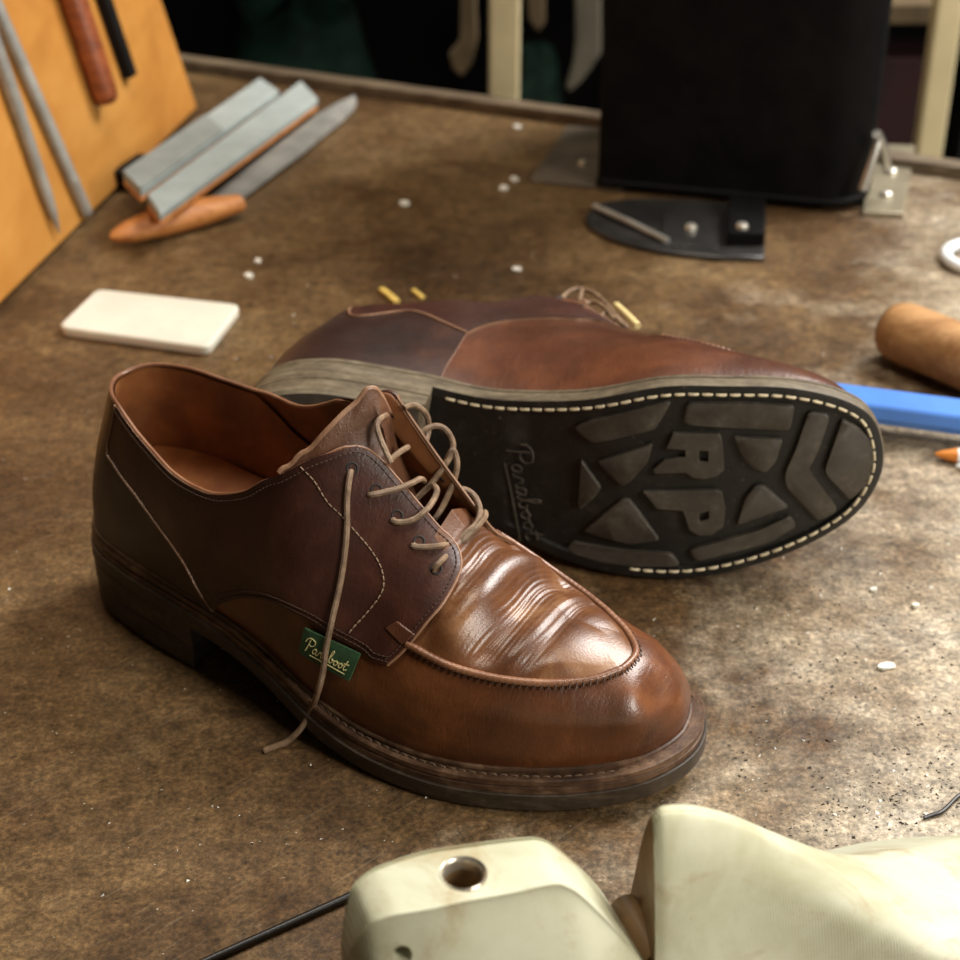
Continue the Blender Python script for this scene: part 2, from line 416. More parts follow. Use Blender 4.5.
# collar height (v) all around: key u from lateral facing to medial
cu = np.concatenate([P_COL_L[::-1, 0], P_COL_M[:, 0]]); cv = np.concatenate([P_COL_L[::-1, 1], P_COL_M[:, 1]])
o_ = np.argsort(cu); cu, cv = cu[o_], cv[o_]
keep = np.concatenate([[True], np.diff(cu) > .004]); cu, cv = cu[keep], cv[keep]
for _ in range(2): cv[1:-1] = (cv[:-2]+2*cv[1:-1]+cv[2:])/4
v_col = pchip(np.concatenate([cu, [.80]]), np.concatenate([cv, [.86]]))
au = np.concatenate([un(P_APR_M[:, 0]), P_APR_L[:, 0]]); av = np.concatenate([P_APR_M[:, 1], P_APR_L[:, 1]])
o_ = np.argsort(au); au, av = au[o_], av[o_]
keep = np.concatenate([[True], np.diff(au) > .004]); au, av = au[keep], av[keep]
for _ in range(2): av[1:-1] = (av[:-2]+2*av[1:-1]+av[2:])/4
v_apr = pchip(au, av)
if globals().get('VERBOSE'):
    for nm in ('P_COL_L', 'P_COL_M', 'P_FAC', 'P_VLN', 'P_CSM', 'P_APR_L', 'P_APR_M', 'P_CSM_M', 'P_VLN_M'): print(nm, globals()[nm].round(3).tolist())
# spine position -> u on each side
_uu = np.linspace(0, .5, 1500)
_ql = q_x(S(_uu, np.zeros_like(_uu))[:, 0]); _qm = q_x(S(1-_uu, np.zeros_like(_uu))[:, 0])
def u_lat(q): return np.interp(-np.asarray(q), -_ql, _uu)
def u_med(q): return 1-np.interp(-np.asarray(q), -_qm, _uu)

def coons(c0, c1, d0, d1, nu, nv):
    """c0,c1: bottom/top curves (s), d0,d1: left/right curves (t), all (N,2)"""
    def rs(c, n): return resample(catmull(c, 8), n)
    c0, c1, d0, d1 = rs(c0, nu), rs(c1, nu), rs(d0, nv), rs(d1, nv)
    s = np.linspace(0, 1, nu)[:, None, None]; t = np.linspace(0, 1, nv)[None, :, None]
    A = (1-t)*c0[:, None]+t*c1[:, None]; B = (1-s)*d0[None]+s*d1[None]
    Cn = (1-s)*(1-t)*c0[0]+s*(1-t)*c0[-1]+(1-s)*t*c1[0]+s*t*c1[-1]
    return A+B-Cn
def dashes(mb, P, N, r, on, off, lift=0.0):
    """stitches along the polyline P with normals N"""
    s = np.concatenate([[0], np.cumsum(np.linalg.norm(np.diff(P, axis=0), axis=1))]); x = 0
    f = lambda q: np.array([np.interp(q, s, P[:, k]) for k in range(3)])
    g = lambda q: np.array([np.interp(q, s, N[:, k]) for k in range(3)])
    while x+on < s[-1]:
        pts = []
        for w, h in ((0, -.6), (.12, .55), (.5, .9), (.88, .55), (1, -.6)):
            q = x+on*w; pts.append(f(q)+g(q)*(lift+h*r))
        mb.tube(pts, r, 6); x += on+off
def shifted(P, N, d):
    T = np.gradient(P, axis=0); T /= np.linalg.norm(T, axis=1)[:, None]+1e-12
    return P+np.cross(T, N)*d

# brand script drawn as pen strokes on a unit baseline (x to the right, y up)
SCRIPT = [
    [(.30, 1.25), (.22, .9), (.12, .35), (.0, -.12)],
    [(-.15, .8), (-.05, 1.15), (.3, 1.38), (.72, 1.25), (.74, .85), (.45, .62), (.2, .7)],
    [(1.1, .48), (.95, .56), (.78, .42), (.74, .14), (.86, 0), (1.02, .2), (1.12, .5), (1.06, .12), (1.2, .02), (1.36, .3)],
    [(1.36, .3), (1.46, .52), (1.5, .42), (1.62, .46), (1.6, .14), (1.7, .02), (1.86, .25)],
    [(2.18, .48), (2.02, .56), (1.86, .4), (1.84, .12), (1.96, 0), (2.1, .2), (2.2, .5), (2.14, .12), (2.28, .02), (2.44, .4)],
    [(2.44, .4), (2.66, 1.1), (2.6, 1.26), (2.5, 1.0), (2.44, .3), (2.52, .02), (2.7, .06), (2.78, .34), (2.66, .46), (2.8, .36), (2.94, .4)],
    [(3.12, .5), (2.96, .34), (3.0, .04), (3.18, .04), (3.3, .3), (3.2, .5), (3.1, .46), (3.3, .38), (3.44, .42)],
    [(3.62, .5), (3.46, .34), (3.5, .04), (3.68, .04), (3.8, .3), (3.7, .5), (3.6, .46), (3.8, .38), (3.92, .44)],
    [(4.16, 1.0), (4.04, .5), (3.98, .12), (4.1, .0), (4.3, .16)],
    [(3.9, .62), (4.36, .66)],
    [(.55, -.34), (2.2, -.3), (4.3, -.36)],
]
def script_strokes(n=8): return [catmull(np.array(s), n) for s in SCRIPT]

# ================================================================== THE SHOE
def build_shoe(back, label):
    root = empty('derby_shoe', (0, 0, 0), label, 'shoe', 'pair of brown leather derby shoes')
    Rm, T = (R_B, T_B) if back else (R_F, T_F)
    root.matrix_world = Matrix.Translation(Vector(T)) @ Matrix(Rm.tolist()).to_4x4()
    mir = np.array([1, -1, 1]) if back else np.array([1, 1, 1])
    D = (lambda P: lean(P)*mir) if back else (lambda P: np.asarray(P, float))        # upper
    D0 = lambda P: np.asarray(P, float)*mir                                          # sole
    def link(mb, name, mat, **k):
        return mb.build(name, mat, root, **k)
    def G(P): return D(P)
    welt_m = M_WELT_B if back else M_WELT_F
    edge_m = M_WELT_B if back else M_EDGE_F

    # ---- outsole: rubber slab with recessed forefoot floor
    def ring(C, z): return np.column_stack([C, z])
    zb = f_zb(OUT[:, 0])
    Cs = [OUT]
    rings = [ring(inset(OUT, .0006), zb+.0082), ring(OUT, zb+.0078), ring(OUT, zb+.0016), ring(inset(OUT, .0005), zb+.0004)]
    side = MB(); side.grid(D0(np.array(rings)), closed_v=True)
    # underside
    c1 = inset(OUT, .0016); c2 = inset(OUT, .0058); c3 = inset(OUT, .0066)
    rec = sstep(.128, .142, c3[:, 0])
    und = [rings[-1], ring(c1, f_zb(c1[:, 0])), ring(c2, f_zb(c2[:, 0])), ring(c3, f_zb(c3[:, 0])+.0024*rec)]
    sp = np.column_stack([q_x(c3[:, 0]), q_y(q_x(c3[:, 0]))*.6-.004])
    for w in np.linspace(0.12, 1, 9):
        c = c3*(1-w)+sp*w; und.append(ring(c, f_zb(c[:, 0])+.0024*sstep(.128, .142, c[:, 0])))
    slab = MB(); slab.grid(D0(np.array(rings)), closed_v=True, mi=0); slab.grid(D0(np.array(und)), closed_v=True, mi=1)
    top = [rings[0]]
    for w in np.linspace(.1, 1, 4):
        c = OUT*(1-w)+np.column_stack([q_x(OUT[:, 0]), 0*OUT[:, 0]])*w; top.append(ring(c, f_zb(c[:, 0])+.0082))
    slab.grid(D0(np.array(top)), closed_v=True, mi=0)
    link(slab, 'outsole', [edge_m, M_RUB], sharp=35)
    # ---- welt / midsole
    o2 = inset(OUT, .0011); zz = f_zb(OUT[:, 0])
    gx = inset(OUT, .0019)
    wr = [ring(o2, zz+.0080), ring(o2, zz+.0108), ring(gx, zz+.0113), ring(gx, zz+.0117), ring(o2, zz+.0121), ring(o2, zz+.0143), ring(inset(OUT, .0017), zz+.01495),
          ring(inset(OUT, welt_w-.0016), zz+.0146), ring(inset(OUT, welt_w+.002), zz+.0148)]
    wm = MB(); wm.grid(D0(np.array(wr)), closed_v=True); wl = link(wm, 'welt', welt_m, sharp=35)
    # rand: the rolled strip where the upper meets the welt
    rr = MB(); rp = inset(OUT, welt_w-.0008); rr.tube(D0(resample(ring(rp, f_zb(rp[:, 0])+.0158), 300, True)), .0012, 8, closed=True, flat=1.2)
    link(rr, 'rand', welt_m)
    st = MB(); c = inset(OUT, .0036); m = (c[:, 0] > .09); k0 = np.argmax(~m)
    cc = np.roll(ring(c, f_zb(c[:, 0])+.0149), -k0, 0); cc = cc[cc[:, 0] > .09]
    cc = resample(cc, 400); dashes(st, D0(cc), np.tile([0, 0, 1.], (400, 1)), .00042, .0030, .0012)
    tq = st.build('stitching', m_plain('dull brown welt thread', (.11, .065, .036), .7, .2, 300), wl)
    # ---- heel block
    hx = .095 if back else .086
    lat = OUT[(OUT[:, 1] < 0) & (OUT[:, 0] < hx)]; lat = lat[np.argsort(-lat[:, 0])]
    med = OUT[(OUT[:, 1] >= 0) & (OUT[:, 0] < hx)]; med = med[np.argsort(med[:, 0])]
    br = [(hx-.004*math.sin(math.pi*w), med[-1, 1]*(1-w)+lat[0, 1]*w) for w in np.linspace(0, 1, 10)[1:-1]]
    poly = np.vstack([lat, med, br])
    def sc(d): 
        Q = poly.copy(); Q -= poly.mean(0); Q *= 1-d/.035; return Q+poly.mean(0)
    hl = [ring(sc(.0004), f_zb(poly[:, 0])+.0004), ring(sc(.0004), f_zb(poly[:, 0])-.0100), ring(sc(.0012), f_zb(poly[:, 0])-.0104), ring(sc(.0006), f_zb(poly[:, 0])-.0110),
          ring(sc(.0009), np.full(len(poly), .0022)), ring(sc(.0018), np.full(len(poly), .0012)), ring(sc(.0024), np.zeros(len(poly)))]
    hm = MB(); hm.grid(D0(np.array(hl)), closed_v=True, mi=0)
    cap = [hl[-1], ring(sc(.008), np.zeros(len(poly))), ring(sc(.009), np.full(len(poly), .0015)), ring(sc(.034), np.full(len(poly), .0015))]
    hm.grid(D0(np.array(cap)), closed_v=True, mi=1)
    hb = link(hm, 'heel_block', [edge_m, M_LUG], sharp=35)
    if back:
        for q in ((-.012), (.010)):
            nb = MB(); nb.box(D0(np.array([[.052+q, .006, .0012]]))[0], (.0035, .012, .0012)); nb.build('heel_lug', M_LUG, hb, bevel=.0005)

    # ---- vamp body (everything below apron seam and collar)
    u = np.concatenate([np.linspace(-.5, -.26, 60)[:-1], np.linspace(-.26, .26, 240), np.linspace(.26, .5, 60)[1:-1]])
    vt = np.where((u < -.17) & (u > -.36), np.minimum(.76, v_col(u % 1)-.06), np.where(np.abs(u) > .225, .42, np.where(np.abs(u) > .19, .50, v_apr(np.clip(u, au[0], au[-1]))+.012)))
    vt = np.convolve(np.concatenate([vt[-3:], vt, vt[:3]]), np.ones(7)/7, 'valid')
    w = np.linspace(0, 1, 48)
    U, V = np.meshgrid(u, w, indexing='ij'); V = V*vt[:, None]
    Pv = S(U, V)
    # soft hollows worn into the toe cap
    hol = np.exp(-(((Pv[..., 0]-.292)/.010)**2+((Pv[..., 1]+.004)/.010)**2+((Pv[..., 2]-.047)/.010)**2))*.0022
    rid = np.exp(-((Pv[..., 0]-.280+.25*Pv[..., 1])/.006)**2)*np.exp(-((Pv[..., 2]-.046)/.012)**2)*.0010
    Pv = Pv+SN(U, V)*(rid-hol)[..., None]*(0 if back else 1)
    mb = MB(); mb.grid(G(Pv), closed_u=True); link(mb, 'vamp', M_VAMP_SHADED if back else M_VAMP, sharp=None)
    # ---- apron (plug) with its creases
    q = np.concatenate([np.linspace(.193, .235, 120)[:-1], np.linspace(.235, .25695, 120)])
    UL, UM = u_lat(q), u_med(q); UL[-1] = 0; UM[-1] = 1
    w = np.linspace(0, 1, 56)
    rowsL = [(ul, v_apr(np.clip(ul, au[0], au[-1]))*(1-w)+w) for ul in UL]; rowsM = [(um, v_apr(np.clip(um-1, au[0], au[-1]))*(1-w)+w) for um in UM]
    UU = np.array([np.concatenate([np.full(56, a[0]), np.full(55, b[0])]) for a, b in zip(rowsL, rowsM)])
    VV = np.array([np.concatenate([a[1], b[1][::-1][1:]]) for a, b in zip(rowsL, rowsM)])
    Pp = S(UU, VV); Nn = SN(UU, np.minimum(VV, .985))
    Nn = Nn*.6+np.array([.15, 0, .5]); Nn /= np.linalg.norm(Nn, axis=-1)[..., None]
    wc = np.concatenate([w, w[::-1][1:]])[None, :]
    edge = sstep(0, .22, wc)
    X, Y = Pp[..., 0], Pp[..., 1]
    xi = X-.10*Y+.0012*np.sin(Y*120+1)
    fold = -.0022*np.exp(-((xi-.2095)/.0048)**2)+.0022*np.exp(-((xi-.2190)/.0058)**2)-.0026*np.exp(-((xi-.2325)/.0068)**2)+.0008*np.exp(-((xi-.2425)/.0045)**2)-.0012*np.exp(-((xi-.2475)/.0035)**2)+.0012*np.exp(-((xi-.2580)/.0085)**2)
    ph = xi*2*math.pi/.0021+.9*np.sin(Y*210)+1.3*np.sin(Y*95+X*300)
    band = np.exp(-((xi-.2325)/.0075)**2)+.9*np.exp(-((xi-.207)/.006)**2)+.5*np.exp(-((xi-.2475)/.003)**2)
    fine = .00013*(np.sin(ph)+.5*np.sin(ph*.53+1.7*np.sin(Y*130)))*band
    puff = .0012*np.sin(np.clip(wc, 0, 1)*math.pi*.5)
    dis = .0004+(fold+fine+puff)*edge
    Pp = Pp+Nn*dis[..., None]
    mb = MB(); mb.grid(G(Pp)); ob = link(mb, 'apron', M_APRON, sharp=None)
    bm = bmesh.new(); bm.from_mesh(ob.data); bmesh.ops.remove_doubles(bm, verts=bm.verts, dist=2e-5); bm.to_mesh(ob.data); bm.free(); smooth(ob.data)
    # apron seam: raised, puckered roll
    us = np.linspace(au[0]+.004, au[-1]-.002, 500); Ps = S(us % 1, v_apr(us)); Ns = SN(us % 1, v_apr(us))
    Ps = resample(Ps+Ns*.0007, 500); 
    rad = .00150+.00003*np.sin(np.arange(500)*2*math.pi/6.5)+.0001*rng.standard_normal(500).cumsum()/12
    mb = MB(); mb.tube(G(Ps), np.clip(rad, .0012, .0019), 9); sm = link(mb, 'apron_seam', M_PIPE)
    mb = MB(); Pd = shifted(Ps-Ns*.0008, Ns, -.0024 if True else 0)
    for k in range(6, 494, 7):
        a = Ps[k]+Ns[k]*.0002; t = (Ps[k+2]-Ps[k-2]); t /= np.linalg.norm(t)
        b = np.cross(t, Ns[k])
        sg = 1 if (a+b*.003)[2] < (a-b*.003)[2] else -1
        mb.tube([a+Ns[k]*.0008, a+b*sg*.0013+Ns[k]*.0006+t*.0004, a+b*sg*.0026-Ns[k]*.0002+t*.0009], 0.00034, 5)
    mb.v = [tuple(p) for p in G(np.array(mb.v))]; mb.build('stitching', M_THREAD_D, sm)

    # ---- quarters
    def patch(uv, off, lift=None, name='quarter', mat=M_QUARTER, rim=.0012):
        U, V = uv[..., 0] % 1, np.clip(uv[..., 1], 0, 1)
        n = SN(U, np.minimum(V, .97)); P0 = S(U, V)
        if lift is not None: P0 = P0+lift
        top = P0+n*off; lo = P0-n*.0002
        nu, nv = top.shape[:2]
        mb = MB(); mb.grid(G(top))
        def loop(A): return np.concatenate([A[:, 0], A[-1, 1:], A[:-1, -1][::-1], A[0, 1:-1][::-1]])
        L1, L0 = loop(top), loop(lo)
        mb.grid(G(np.array([L1, L0])), closed_v=True, mi=1)
        mb.grid(G(lo), mi=2)
        o = link(mb, name, [mat, M_EDGE, M_LINING], sharp=50)
        return o, P0, n
    d0 = np.vstack([P_CSM, [[.449, float(v_col(.449))]]])
    c1 = np.vstack([d0[-1], [[uu, float(v_col(uu))] for uu in np.linspace(.442, P_FAC[0, 0]+.006, 16)], P_FAC[1]])
    d1 = P_FAC[::-1][:-1]
    uvL = coons(P_VLN[::-1], c1, d0, d1, 150, 110)
    qL, PL, NL = patch(uvL, .0014)
    # medial facing line
    fm = np.array([[u_med(.156), .80], [u_med(.158), .86], [u_med(.168), .885], [u_med(.182), .885], [u_med(.194), .868], [u_med(.201), .82], [u_med(.2055), .72], [u_med(.2065), .62]])
    bmv = np.vstack([P_VLN_M, fm[-1:]])
    cu_m = np.linspace(.552, .715, 14)
    top_m = np.vstack([[[uu, float(v_col(uu))] for uu in cu_m], fm[0:1]])
    JM = P_VLN_M[0]
    d0m = np.array([JM, [JM[0]-.02, JM[1]+.03], [JM[0]-.055, JM[1]+.10], [.575, .46], [.556, .53], [.552, float(v_col(.552))]])
    uvM = coons(bmv, top_m, d0m, fm[::-1], 150, 110)
    uvM[..., 1] = np.where(uvM[..., 0] < .745, np.minimum(uvM[..., 1], v_col(np.clip(uvM[..., 0], .25, .8))), uvM[..., 1])
    s = np.linspace(0, 1, 150)[:, None]; t = np.linspace(0, 1, 110)[None, :]
    lf = sstep(.87, .99, s)*sstep(.35, .98, t)
    liftM = lf[..., None]*np.array([.003, .005, .0100])*(.15 if back else 1)
    qM, PM, NM = patch(uvM, .0014, liftM)
    # facing reinforcement seen as paler, creased leather on the lateral facing
    # ---- counter
    ul = P_CSM[:, 0]; vl = P_CSM[:, 1]
    mlx = np.array(d0m); 
    ku = np.concatenate([[.336], ul[1:], [.449], np.linspace(.46, .54, 6), d0m[::-1, 0][0:1], d0m[::-1, 0][1:]]); kv = np.concatenate([[.02], vl[1:], [float(v_col(.449))-.004], v_col(np.linspace(.46, .54, 6))-.004, [d0m[-1, 1]], d0m[::-1, 1][1:]])
    o1 = np.argsort(ku); ku, kv = ku[o1], kv[o1]; kp = np.concatenate([[True], np.diff(ku) > .003]); ku, kv = ku[kp], kv[kp]
    vct = pchip(ku, kv)
    um_end = JM[0]
    uc = np.linspace(ul[0], um_end, 160); wv = np.linspace(0, 1, 50)
    uvC = np.stack(np.broadcast_arrays(uc[:, None], vct(uc)[:, None]*wv[None, :]), -1)
    # the medial front end slopes down to the feather
    sl = (P_CSM_M[0, 0]-JM[0])
    uvC[..., 0] += sl*sstep(.8, 1, (uc-uc[0])/(uc[-1]-uc[0]))[:, None]*(1-wv[None, :])
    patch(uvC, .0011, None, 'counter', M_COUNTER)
    # ---- seam edges (raised cut edges) and stitch rows
    def line3(uv, n=160, off=.0015, lift=None):
        uv = resample(catmull(uv, 8), n); U, V = uv[:, 0] % 1, uv[:, 1]
        P0, Nn = S(U, V), SN(U, np.minimum(V, .97)); return P0+Nn*off, Nn
    Pe, Ne = line3(d1, 200, .0011)
    for pe in (line3(d0)[0], line3(d0m)[0], Pe, PM[-1]+NM[-1]*.0010):
        eb = MB(); eb.tube(G(pe), .00058, 6); link(eb, 'cut_edge', M_EDGE)
    sb = MB(); sd = MB(); sv = MB()
    n_ = lambda P, N, d: shifted(P, N, d)
    def ori(P, N, tgt, d):
        a = shifted(P, N, d); b = shifted(P, N, -d)
        return a if np.linalg.norm(a-tgt, axis=1).sum() < np.linalg.norm(b-tgt, axis=1).sum() else b
    cenL = PL[75, 55]
    for d in (.0022,): dashes(sd, ori(Pe, Ne, cenL, d), Ne, .00026, .0014, .0006, .0003)
    Pw, Nw = line3(P_VLN, 200, .0014)
    for d in (.0013, .0032): dashes(sd, ori(Pw, Nw, cenL, d), Nw, .00026, .0014, .0006, .0002)
    Pc, Nc = line3(c1, 260, .0014); dashes(sd, ori(Pc, Nc, cenL, .0022), Nc, .00026, .0014, .0006, .0003)
    # decorative row that outlines the eyelet facing
    if not back:
        dec = picks([(302, 467), (315, 481), (328, 502), (341, 515), (356, 532), (372, 551), (382, 568), (385, 585), (380, 598), (368, 613), (355, 627), (347, 637)])
        Pk, Nk = line3(dec, 160, .0014); dashes(sb, Pk, Nk, .00030, .0017, .0009, .0002)
    else:
        Pw, Nw = line3(P_VLN_M, 160, .0014); dashes(sd, ori(Pw, Nw, PM[75, 55], .0013), Nw, .00026, .0014, .0006, .0002)
    sd.v = [tuple(p) for p in G(np.array(sd.v))]; sd.build('stitching', M_THREAD_D, qL)
    if sb.v:
        sb.v = [tuple(p) for p in G(np.array(sb.v))]; sb.build('facing_stitching', M_THREAD_L, qL)
    # small reinforcing bar at the foot of the facing
    if not back:
        bar = picks([(386, 628), (399, 621), (417, 635), (404, 646)]); Pb, Nb = line3(np.vstack([bar, bar[:1]]), 60, .0016)
        mb = MB(); bb = [S(b[0:1], b[1:2])[0]+SN(b[0:1], b[1:2])[0]*.0020 for b in bar]
        nn = np.mean([SN(b[0:1], b[1:2])[0] for b in bar], 0)
        mb.add(bb+[p-nn*.0012 for p in bb], [(0, 1, 2, 3), (7, 6, 5, 4), (0, 4, 5, 1), (1, 5, 6, 2), (2, 6, 7, 3), (3, 7, 4, 0)]); mb.build('facing_tab', M_FACING, qL, bevel=.0006)
    # ---- collar binding
    ucb = np.linspace(P_COL_L[-1, 0], .555, 240); Pc2, Nc2 = S(ucb, v_col(ucb)), SN(ucb, v_col(ucb))
    f2 = P_FAC[[1, 0]]; Pf2, Nf2 = S(f2[:, 0], f2[:, 1]), SN(f2[:, 0], f2[:, 1])
    Pc2 = np.vstack([Pf2+Nf2*.0004, Pc2+Nc2*.0002, (PM[:, -1]+NM[:, -1]*.0004)[2:]])
    mb = MB(); mb.tube(G(resample(Pc2, 380)), .00095, 8); link(mb, 'collar_binding', M_PIPE)
    # ---- lining
    ui = np.linspace(.17, .83, 240); vt = np.where(ui < P_COL_L[-1, 0], .80, np.where(ui > .64, np.maximum(.45, v_col(ui)-(ui-.64)*2.5), v_col(ui)-.004))
    wv = np.linspace(0, 1, 50); U, V = np.meshgrid(ui, wv, indexing='ij'); V = V*vt[:, None]
    dp = .0016+.0012*np.sin(V/vt[:, None]*math.pi)
    mb = MB(); mb.grid(G(S(U, V)-SN(U, V)*dp[..., None])); link(mb, 'lining', M_LINING, sharp=None)
    # ---- insole
    ins = []
    for w in np.linspace(0, 1, 12):
        c = inset(OUT, welt_w+.0035)*(1-w)+np.column_stack([q_x(OUT[:, 0]), q_y(q_x(OUT[:, 0]))-.004])*w
        hh = .007+.017*(1-sstep(.08, .19, c[:, 0])); ins.append(ring(c, f_zb(c[:, 0])+SOLE_T+hh+.006*(1-math.sin(w*math.pi/2))*(hh/.024)))
    mb = MB(); mb.grid(D0(np.array(ins)), closed_v=True); link(mb, 'insole', M_INSOLE, sharp=None)
    # ---- tongue
    Rw = np.array([
        [(.1340, -.0335, .1125), (.146, -.0208, .1255), (.1530, -.008, .1365), (.1577, .0000, .1420), (.1595, .0040, .1370), (.160, .010, .125)],
        [(.150, -.029, .1085), (.158, -.019, .1130), (.1640, -.010, .1165), (.1670, -.003, .1120), (.1675, .0025, .1010), (.168, .010, .097)],
        [(.168, -.026, .0960), (.173, -.017, .0980), (.177, -.0085, .0945), (.1780, -.0035, .0860), (.1780, .0030, .0800), (.179, .011, .079)],
        [(.189, -.023, .0820), (.192, -.015, .0830), (.193, -.007, .0790), (.1935, -.001, .0730), (.1940, .0050, .0710), (.194, .012, .071)],
        [(.208, -.020, .0750), (.210, -.012, .0770), (.211, -.006, .0775), (.2115, .0000, .0778), (.2115, .0060, .0775), (.211, .015, .0755)]])
    A = np.array([catmull(r, 10) for r in Rw]); A = np.array([catmull(A[:, j], 12) for j in range(A.shape[1])]).transpose(1, 0, 2)
    from mathutils.kdtree import KDTree
    gu, gv = np.meshgrid(np.linspace(.12, .30, 160), np.linspace(.35, .97, 80), indexing='ij')
    gp, gn = S(gu, gv).reshape(-1, 3), SN(gu, gv).reshape(-1, 3); kd = KDTree(len(gp))
    for i, p in enumerate(gp): kd.insert(p, i)
    kd.balance(); wrow = sstep(.06, .22, np.linspace(0, 1, A.shape[0]))
    for i in range(A.shape[0]):
        for j in range(A.shape[1]):
            if A[i, j, 1] > -.002: continue
            _, k, _ = kd.find(A[i, j]); d_ = float((A[i, j]-gp[k]) @ gn[k])
            if d_ > -.0035: A[i, j] -= gn[k]*(d_+.0035)*wrow[i]
    dx = .0006*np.sin(A[..., 0]*900+np.sin(A[..., 1]*200)*1.5); A[..., 2] += dx
    nrm = np.cross(np.gradient(A, axis=1), np.gradient(A, axis=0)); nrm /= np.linalg.norm(nrm, axis=-1)[..., None]
    if nrm[20, 20, 2] < 0: nrm = -nrm
    lo = A-nrm*.0026
    mb = MB(); mb.grid(G(A)); mb.grid(G(lo), mi=2); lp = lambda Q: np.concatenate([Q[:, 0], Q[-1, 1:], Q[:-1, -1][::-1], Q[0, 1:-1][::-1]])
    mb.grid(G(np.array([lp(A), lp(lo)])), closed_v=True, mi=1); link(mb, 'tongue', [M_TONGUE, M_EDGE, M_LINING], sharp=50)
    te = MB(); te.tube(G(A[0]+nrm[0]*-.0008), .0012, 8); 
    link(te, 'tongue_edge', M_EDGE)

    # ---- eyelets
    eyl = picks([(352, 468), (376, 490), (397, 516), (419, 542), (436, 570)])
    eL = [(S(e[0:1], e[1:2])[0]+SN(e[0:1], e[1:2])[0]*.0014, SN(e[0:1], e[1:2])[0]) for e in eyl]
    idx = [(int(149-13), int(109-x)) for x in (12, 26, 40, 54, 68)]
    eM = [(PM[i, j]+NM[i, j]*.0014, NM[i, j]) for i, j in idx]
    for P0, N0 in eL+eM:
        a = np.cross(N0, [1, .3, .2]); a /= np.linalg.norm(a); b = np.cross(N0, a)
        th = np.linspace(0, 2*math.pi, 14, endpoint=False)[:, None]
        circ = lambda r, h: P0+N0*h+(np.cos(th)*a+np.sin(th)*b)*r
        mb = MB(); mb.grid(G(np.array([circ(.0026, .0000), circ(.0021, .00030), circ(.0016, .00005), circ(.0014, -.0008), circ(.0001, -.0009)])), closed_v=True)
        link(mb, 'eyelet', M_HOLE, sharp=None)
    # ---- laces
    def sp(px, py, lift=.0022, side='lat'):
        u0, v0, _ = pick(px, py, side); uu, vv = np.array([u0]), np.array([v0])
        Q = S(uu, vv)[0]
        # slide towards the camera so that the lifted point still lies on the same sight line
        o, v = lray(px, py); n = SN(uu, np.minimum(vv, .97))[0]
        return Q-v*(lift/max(.35, abs(float(n @ v))))
    yp = lambda px, py, y: lplane(px, py, 1, y)
    xp = lambda px, py, x: lplane(px, py, 0, x)
    r = .00125; lm = MB()
    def lace(pts, r=r): lm.tube(G(resample(catmull(np.array(pts), 8), 60)), r, 8)
    if not back:
        gz = lambda px, py, z: to_local(at(px, py, z))
        lace([sp(352, 470, -.001), sp(350, 475, .0022), sp(347, 500), sp(347, 525), sp(345, 552), sp(340, 585), sp(332, 620, .0028), sp(326, 650, .0030), sp(323, 672, .0032), sp(318, 692, .0040), gz(311, 710, .018), gz(302, 727, .010), gz(288, 741, .003), gz(276, 746, .0016), gz(263, 751, .0014)])
        lace([sp(376, 492, -.001), sp(370, 495, .0018), sp(385, 492), sp(400, 488, .003), yp(412, 483, -.008), yp(420, 479, -.002), yp(424, 481, .002)])
        lace([sp(397, 518, -.001), sp(393, 521, .0018), sp(404, 522), sp(416, 518, .003), sp(427, 509, .004), yp(434, 499, -.004), yp(437, 490, .000), yp(433, 485, .004)])
        lace([sp(419, 544, -.001), sp(413, 546, .0018), sp(424, 547), sp(438, 546, .003), yp(452, 543, -.008), yp(463, 537, -.003), yp(474, 527, .002)])
        lace([sp(436, 572, -.001), sp(434, 569, .002), sp(441, 561, .0032), yp(452, 551, -.010), yp(466, 539, -.004), yp(478, 526, .002), yp(485, 517, .008), yp(485, 512, .012)])
        lace([yp(441, 562, -.012), yp(455, 545, -.007), yp(467, 532, -.002), yp(476, 524, .003), yp(480, 512, .009), yp(477, 500, .013), yp(470, 492, .014), yp(461, 489, .013), yp(455, 494, .012)])
        lace([yp(429, 526, -.003), yp(437, 516, .000), yp(444, 504, .005), yp(452, 486, .010), yp(457, 468, .013), yp(456, 456, .015), yp(452, 450, .015), yp(446, 462, .013)])
        lace([yp(411, 503, -.002), yp(420, 495, .002), yp(431, 484, .006), yp(443, 468, .010), yp(451, 455, .014), yp(453, 443, .017), yp(447, 431, .018), yp(438, 426, .017), yp(428, 428, .014), yp(419, 435, .011)])
        lace([yp(404, 408, .010), yp(412, 405, .014), yp(420, 408, .017), yp(427, 416, .019), yp(429, 428, .019), yp(426, 442, .015)])
        lace([yp(386, 415, .004), yp(380, 419, -.002), yp(377, 426, -.005), yp(380, 438, -.007), yp(386, 452, -.009), yp(391, 463, -.010)])
        lace([yp(390, 460, -.009), yp(400, 452, -.003), yp(408, 447, .004)])
    else:
        bp = lambda px, py, y: lplane(px, py, 1, y, True)
        bl = lambda pts: lm.tube(np.array(resample(catmull(np.array(pts), 8), 50))*mir, r, 8)
        bl([bp(560, 303, .018), bp(563, 297, .018), bp(570, 291, .019), bp(582, 289, .020), bp(595, 294, .021), bp(607, 305, .022), bp(618, 318, .022), bp(626, 327, .020)])
        bl([bp(577, 311, .020), bp(579, 308, .020), bp(587, 303, .020), bp(597, 303, .021), bp(607, 310, .022), bp(614, 320, .022)])
        bl([bp(582, 290, .020), bp(580, 300, .020), bp(583, 309, .019)])
        bl([bp(600, 318, .020), bp(605, 313, .021), bp(611, 314, .022), bp(620, 322, .022), bp(628, 328, .021)])
